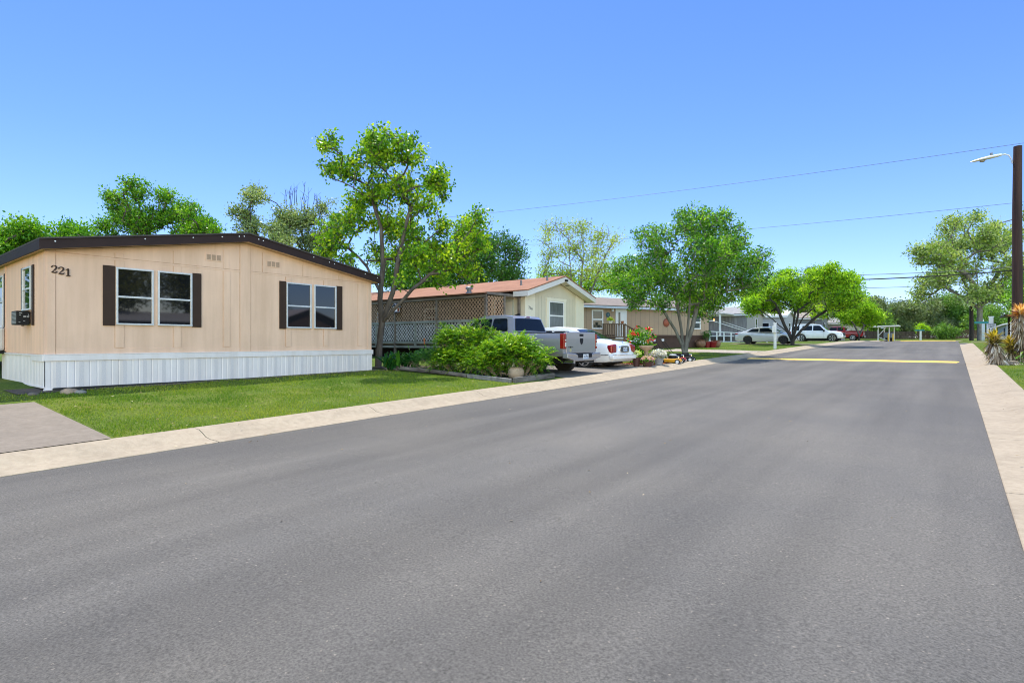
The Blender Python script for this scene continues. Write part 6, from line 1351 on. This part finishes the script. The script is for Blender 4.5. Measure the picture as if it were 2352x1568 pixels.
# mail shelter
T = thing('mail_shelter', 'white roofed mail shelter on posts with grey boxes beside the far kerb', 'shelter', (-8.0, 100.0, .05))
MB().box(-1.9, 1.75, -1.1, 2.4, 2.12, 2.30, Matrix.Rotation(math.radians(-1.5), 4, 'Y')).build('roof', WHITE, T, bevel=.02)
for (x, y) in ((-.95,0),(-.35,2.2),(.45,0),(.95,1.6)): MB().box(x-.07, x+.07, y-.07, y+.07, 0, 2.14).build('post', WHITE, T)
for (a, b) in (((-.95,-.08,.75),(.1,-.08,2.1)),((-.95,-.08,.65),(.4,-.08,-.0)),((-.35,2.1,1.2),(.45,2.1,.5))): wb(a, b, .05, .09).build('brace', WHITE, T)
MBX = mat('mailbox_grey', (.22,.26,.30), .5)
MB().box(-.25, .35, .4, .9, .5, 1.3).build('mailbox', MBX, T, bevel=.01); MB().box(.58, .90, .2, .7, .5, 1.2).build('mailbox', MBX, T, bevel=.01); MB().box(-.05, .75, .45, .65, 0, .5).build('mailbox_stand', DKV, T)
for i, x in enumerate((-7.62, -7.05)):
    T = thing('bollard', ('left' if i == 0 else 'right')+' one of the two yellow bollards guarding the mail shelter', 'bollard', (x, 99.4, .03), 0, 'yellow bollards'); MB().lathe([(.10,0),(.10,1.05),(.06,1.12)], (0,0,0), 14).build('post', YEL, T, smooth=40)
T = thing('far_lamp', 'thin dark post with a small box lamp behind the round lime tree', 'lamp post', (-9.0, 108, .2)); MB().box(-.06, .06, -.06, .06, 0, 1.9).build('post', BLK, T); MB().box(-.3, .3, -.15, .15, 1.9, 2.05).build('head', WHM, T)
# far fence of boards
def fence(label, x0, x1, y, h, m, pitch=.16, zf=None):
    T = thing('board_fence', label, 'fence', ((x0+x1)/2, y, 0)); mb = MB(); x = x0; cx = (x0+x1)/2; rr = random.Random(int(x0*7)); g = MB()
    while x < x1:
        z = zg(x, y)-.1; mb.box(x-cx, x-cx+pitch*.86, 0, .025, z, z+h+rr.uniform(-.03, .03)); x += pitch
    mb.build('board', m, T); x = x0
    for k in (.35, h-.2): MB().bar((x0-cx, .06, zg(x0, y)+k-.1), (x1-cx, .06, zg(x1, y)+k-.1), .05, .09).build('rail', m, T)
    return T
FEN = mat('fence_brown', (.060,.038,.030), .9, .4, 3, .3, 20, stretch=(2,1,.3), col2=(.10,.07,.055))
fence('long dark brown board fence running behind the mail shelter', -40, -5.2, 117.0, 1.45, FEN); fence('brown board fence between the lime shrub and the sycamore', -5.0, 5.0, 117.4, 1.5, mat('fence_brown_warm', (.085,.048,.034), .9, .4, 3, .3, 20, stretch=(2,1,.3)))
# dark carport frame and pale blue home behind the right yuccas
T = thing('parking_canopy', 'black flat roofed parking canopy behind the tall yucca', 'canopy', (3.3, 46.5, -.35))
MB().box(-.95, 3.0, -2, 2, 1.88, 1.98).build('roof', BLK, T)
for (x, y) in ((-.55,1.0),(2.8,1.0),(2.8,-1.8)): MB().box(x-.06, x+.06, y-.06, y+.06, 0, 1.88).build('post', BLK, T)
MB().box(-.5, 2.8, .97, 1.03, 1.0, 1.06).build('rail', BLK, T); MB().box(.0, .05, .5, .55, 0, 1.0).build('post', BLK, T)
MB().box(-1.4, .3, 3.6, 3.66, .22, .5).build('low_rail', mat('dark_grey_rail', (.06,.065,.08), .7), T)
h10 = thing('mobile_home', 'pale blue home with white eave behind the black canopy', 'house', (3.55, 64, 0))
PB = mat('pale_blue_siding', (.36,.40,.42), .7, .05, 3)
MB().prism([(0, -.1), (9, -.1), (9, 1.75), (4.5, 2.6), (0, 1.5)], 'y', 0, 12).build('wall', PB, h10); MB().box(.35, 1.4, -.03, -.002, .1, 1.35).build('door', mat('slate_door', (.12,.16,.20), .5), h10)
r = MB(); r.prism([(-.3, 1.5), (4.5, 2.75), (9.3, 1.8), (9.3, 1.7), (4.5, 2.63), (-.3, 1.40)], 'y', -.3, 12.3); r.build('roof', WHITE, h10)
MB().box(-.03, -.002, 2, 3, .5, 1.2).build('window', GLASS, h10); MB().box(.2, .34, -.06, .0, -.1, 1.5).build('corner_trim', WHITE, h10)
# ------------------------------------------------------------------ rebase: put each Empty at the foot of its thing
bpy.context.view_layer.update()
kids = {}
for o in COL.objects:
    if o.parent: kids.setdefault(o.parent.name, []).append(o)
def zmin(o):
    z = 1e9
    if o.type == 'MESH' and len(o.data.vertices):
        z = min((o.matrix_world @ Vector(c)).z for c in o.bound_box)
    for k in kids.get(o.name, []): z = min(z, zmin(k))
    return z
for o in list(COL.objects):
    if o.type == 'EMPTY' and not o.parent:
        z = zmin(o)
        if z < 1e8:
            dz = z-o.location.z
            if abs(dz) > .02:
                o.location.z += dz
                for k in kids.get(o.name, []): k.location.z -= dz
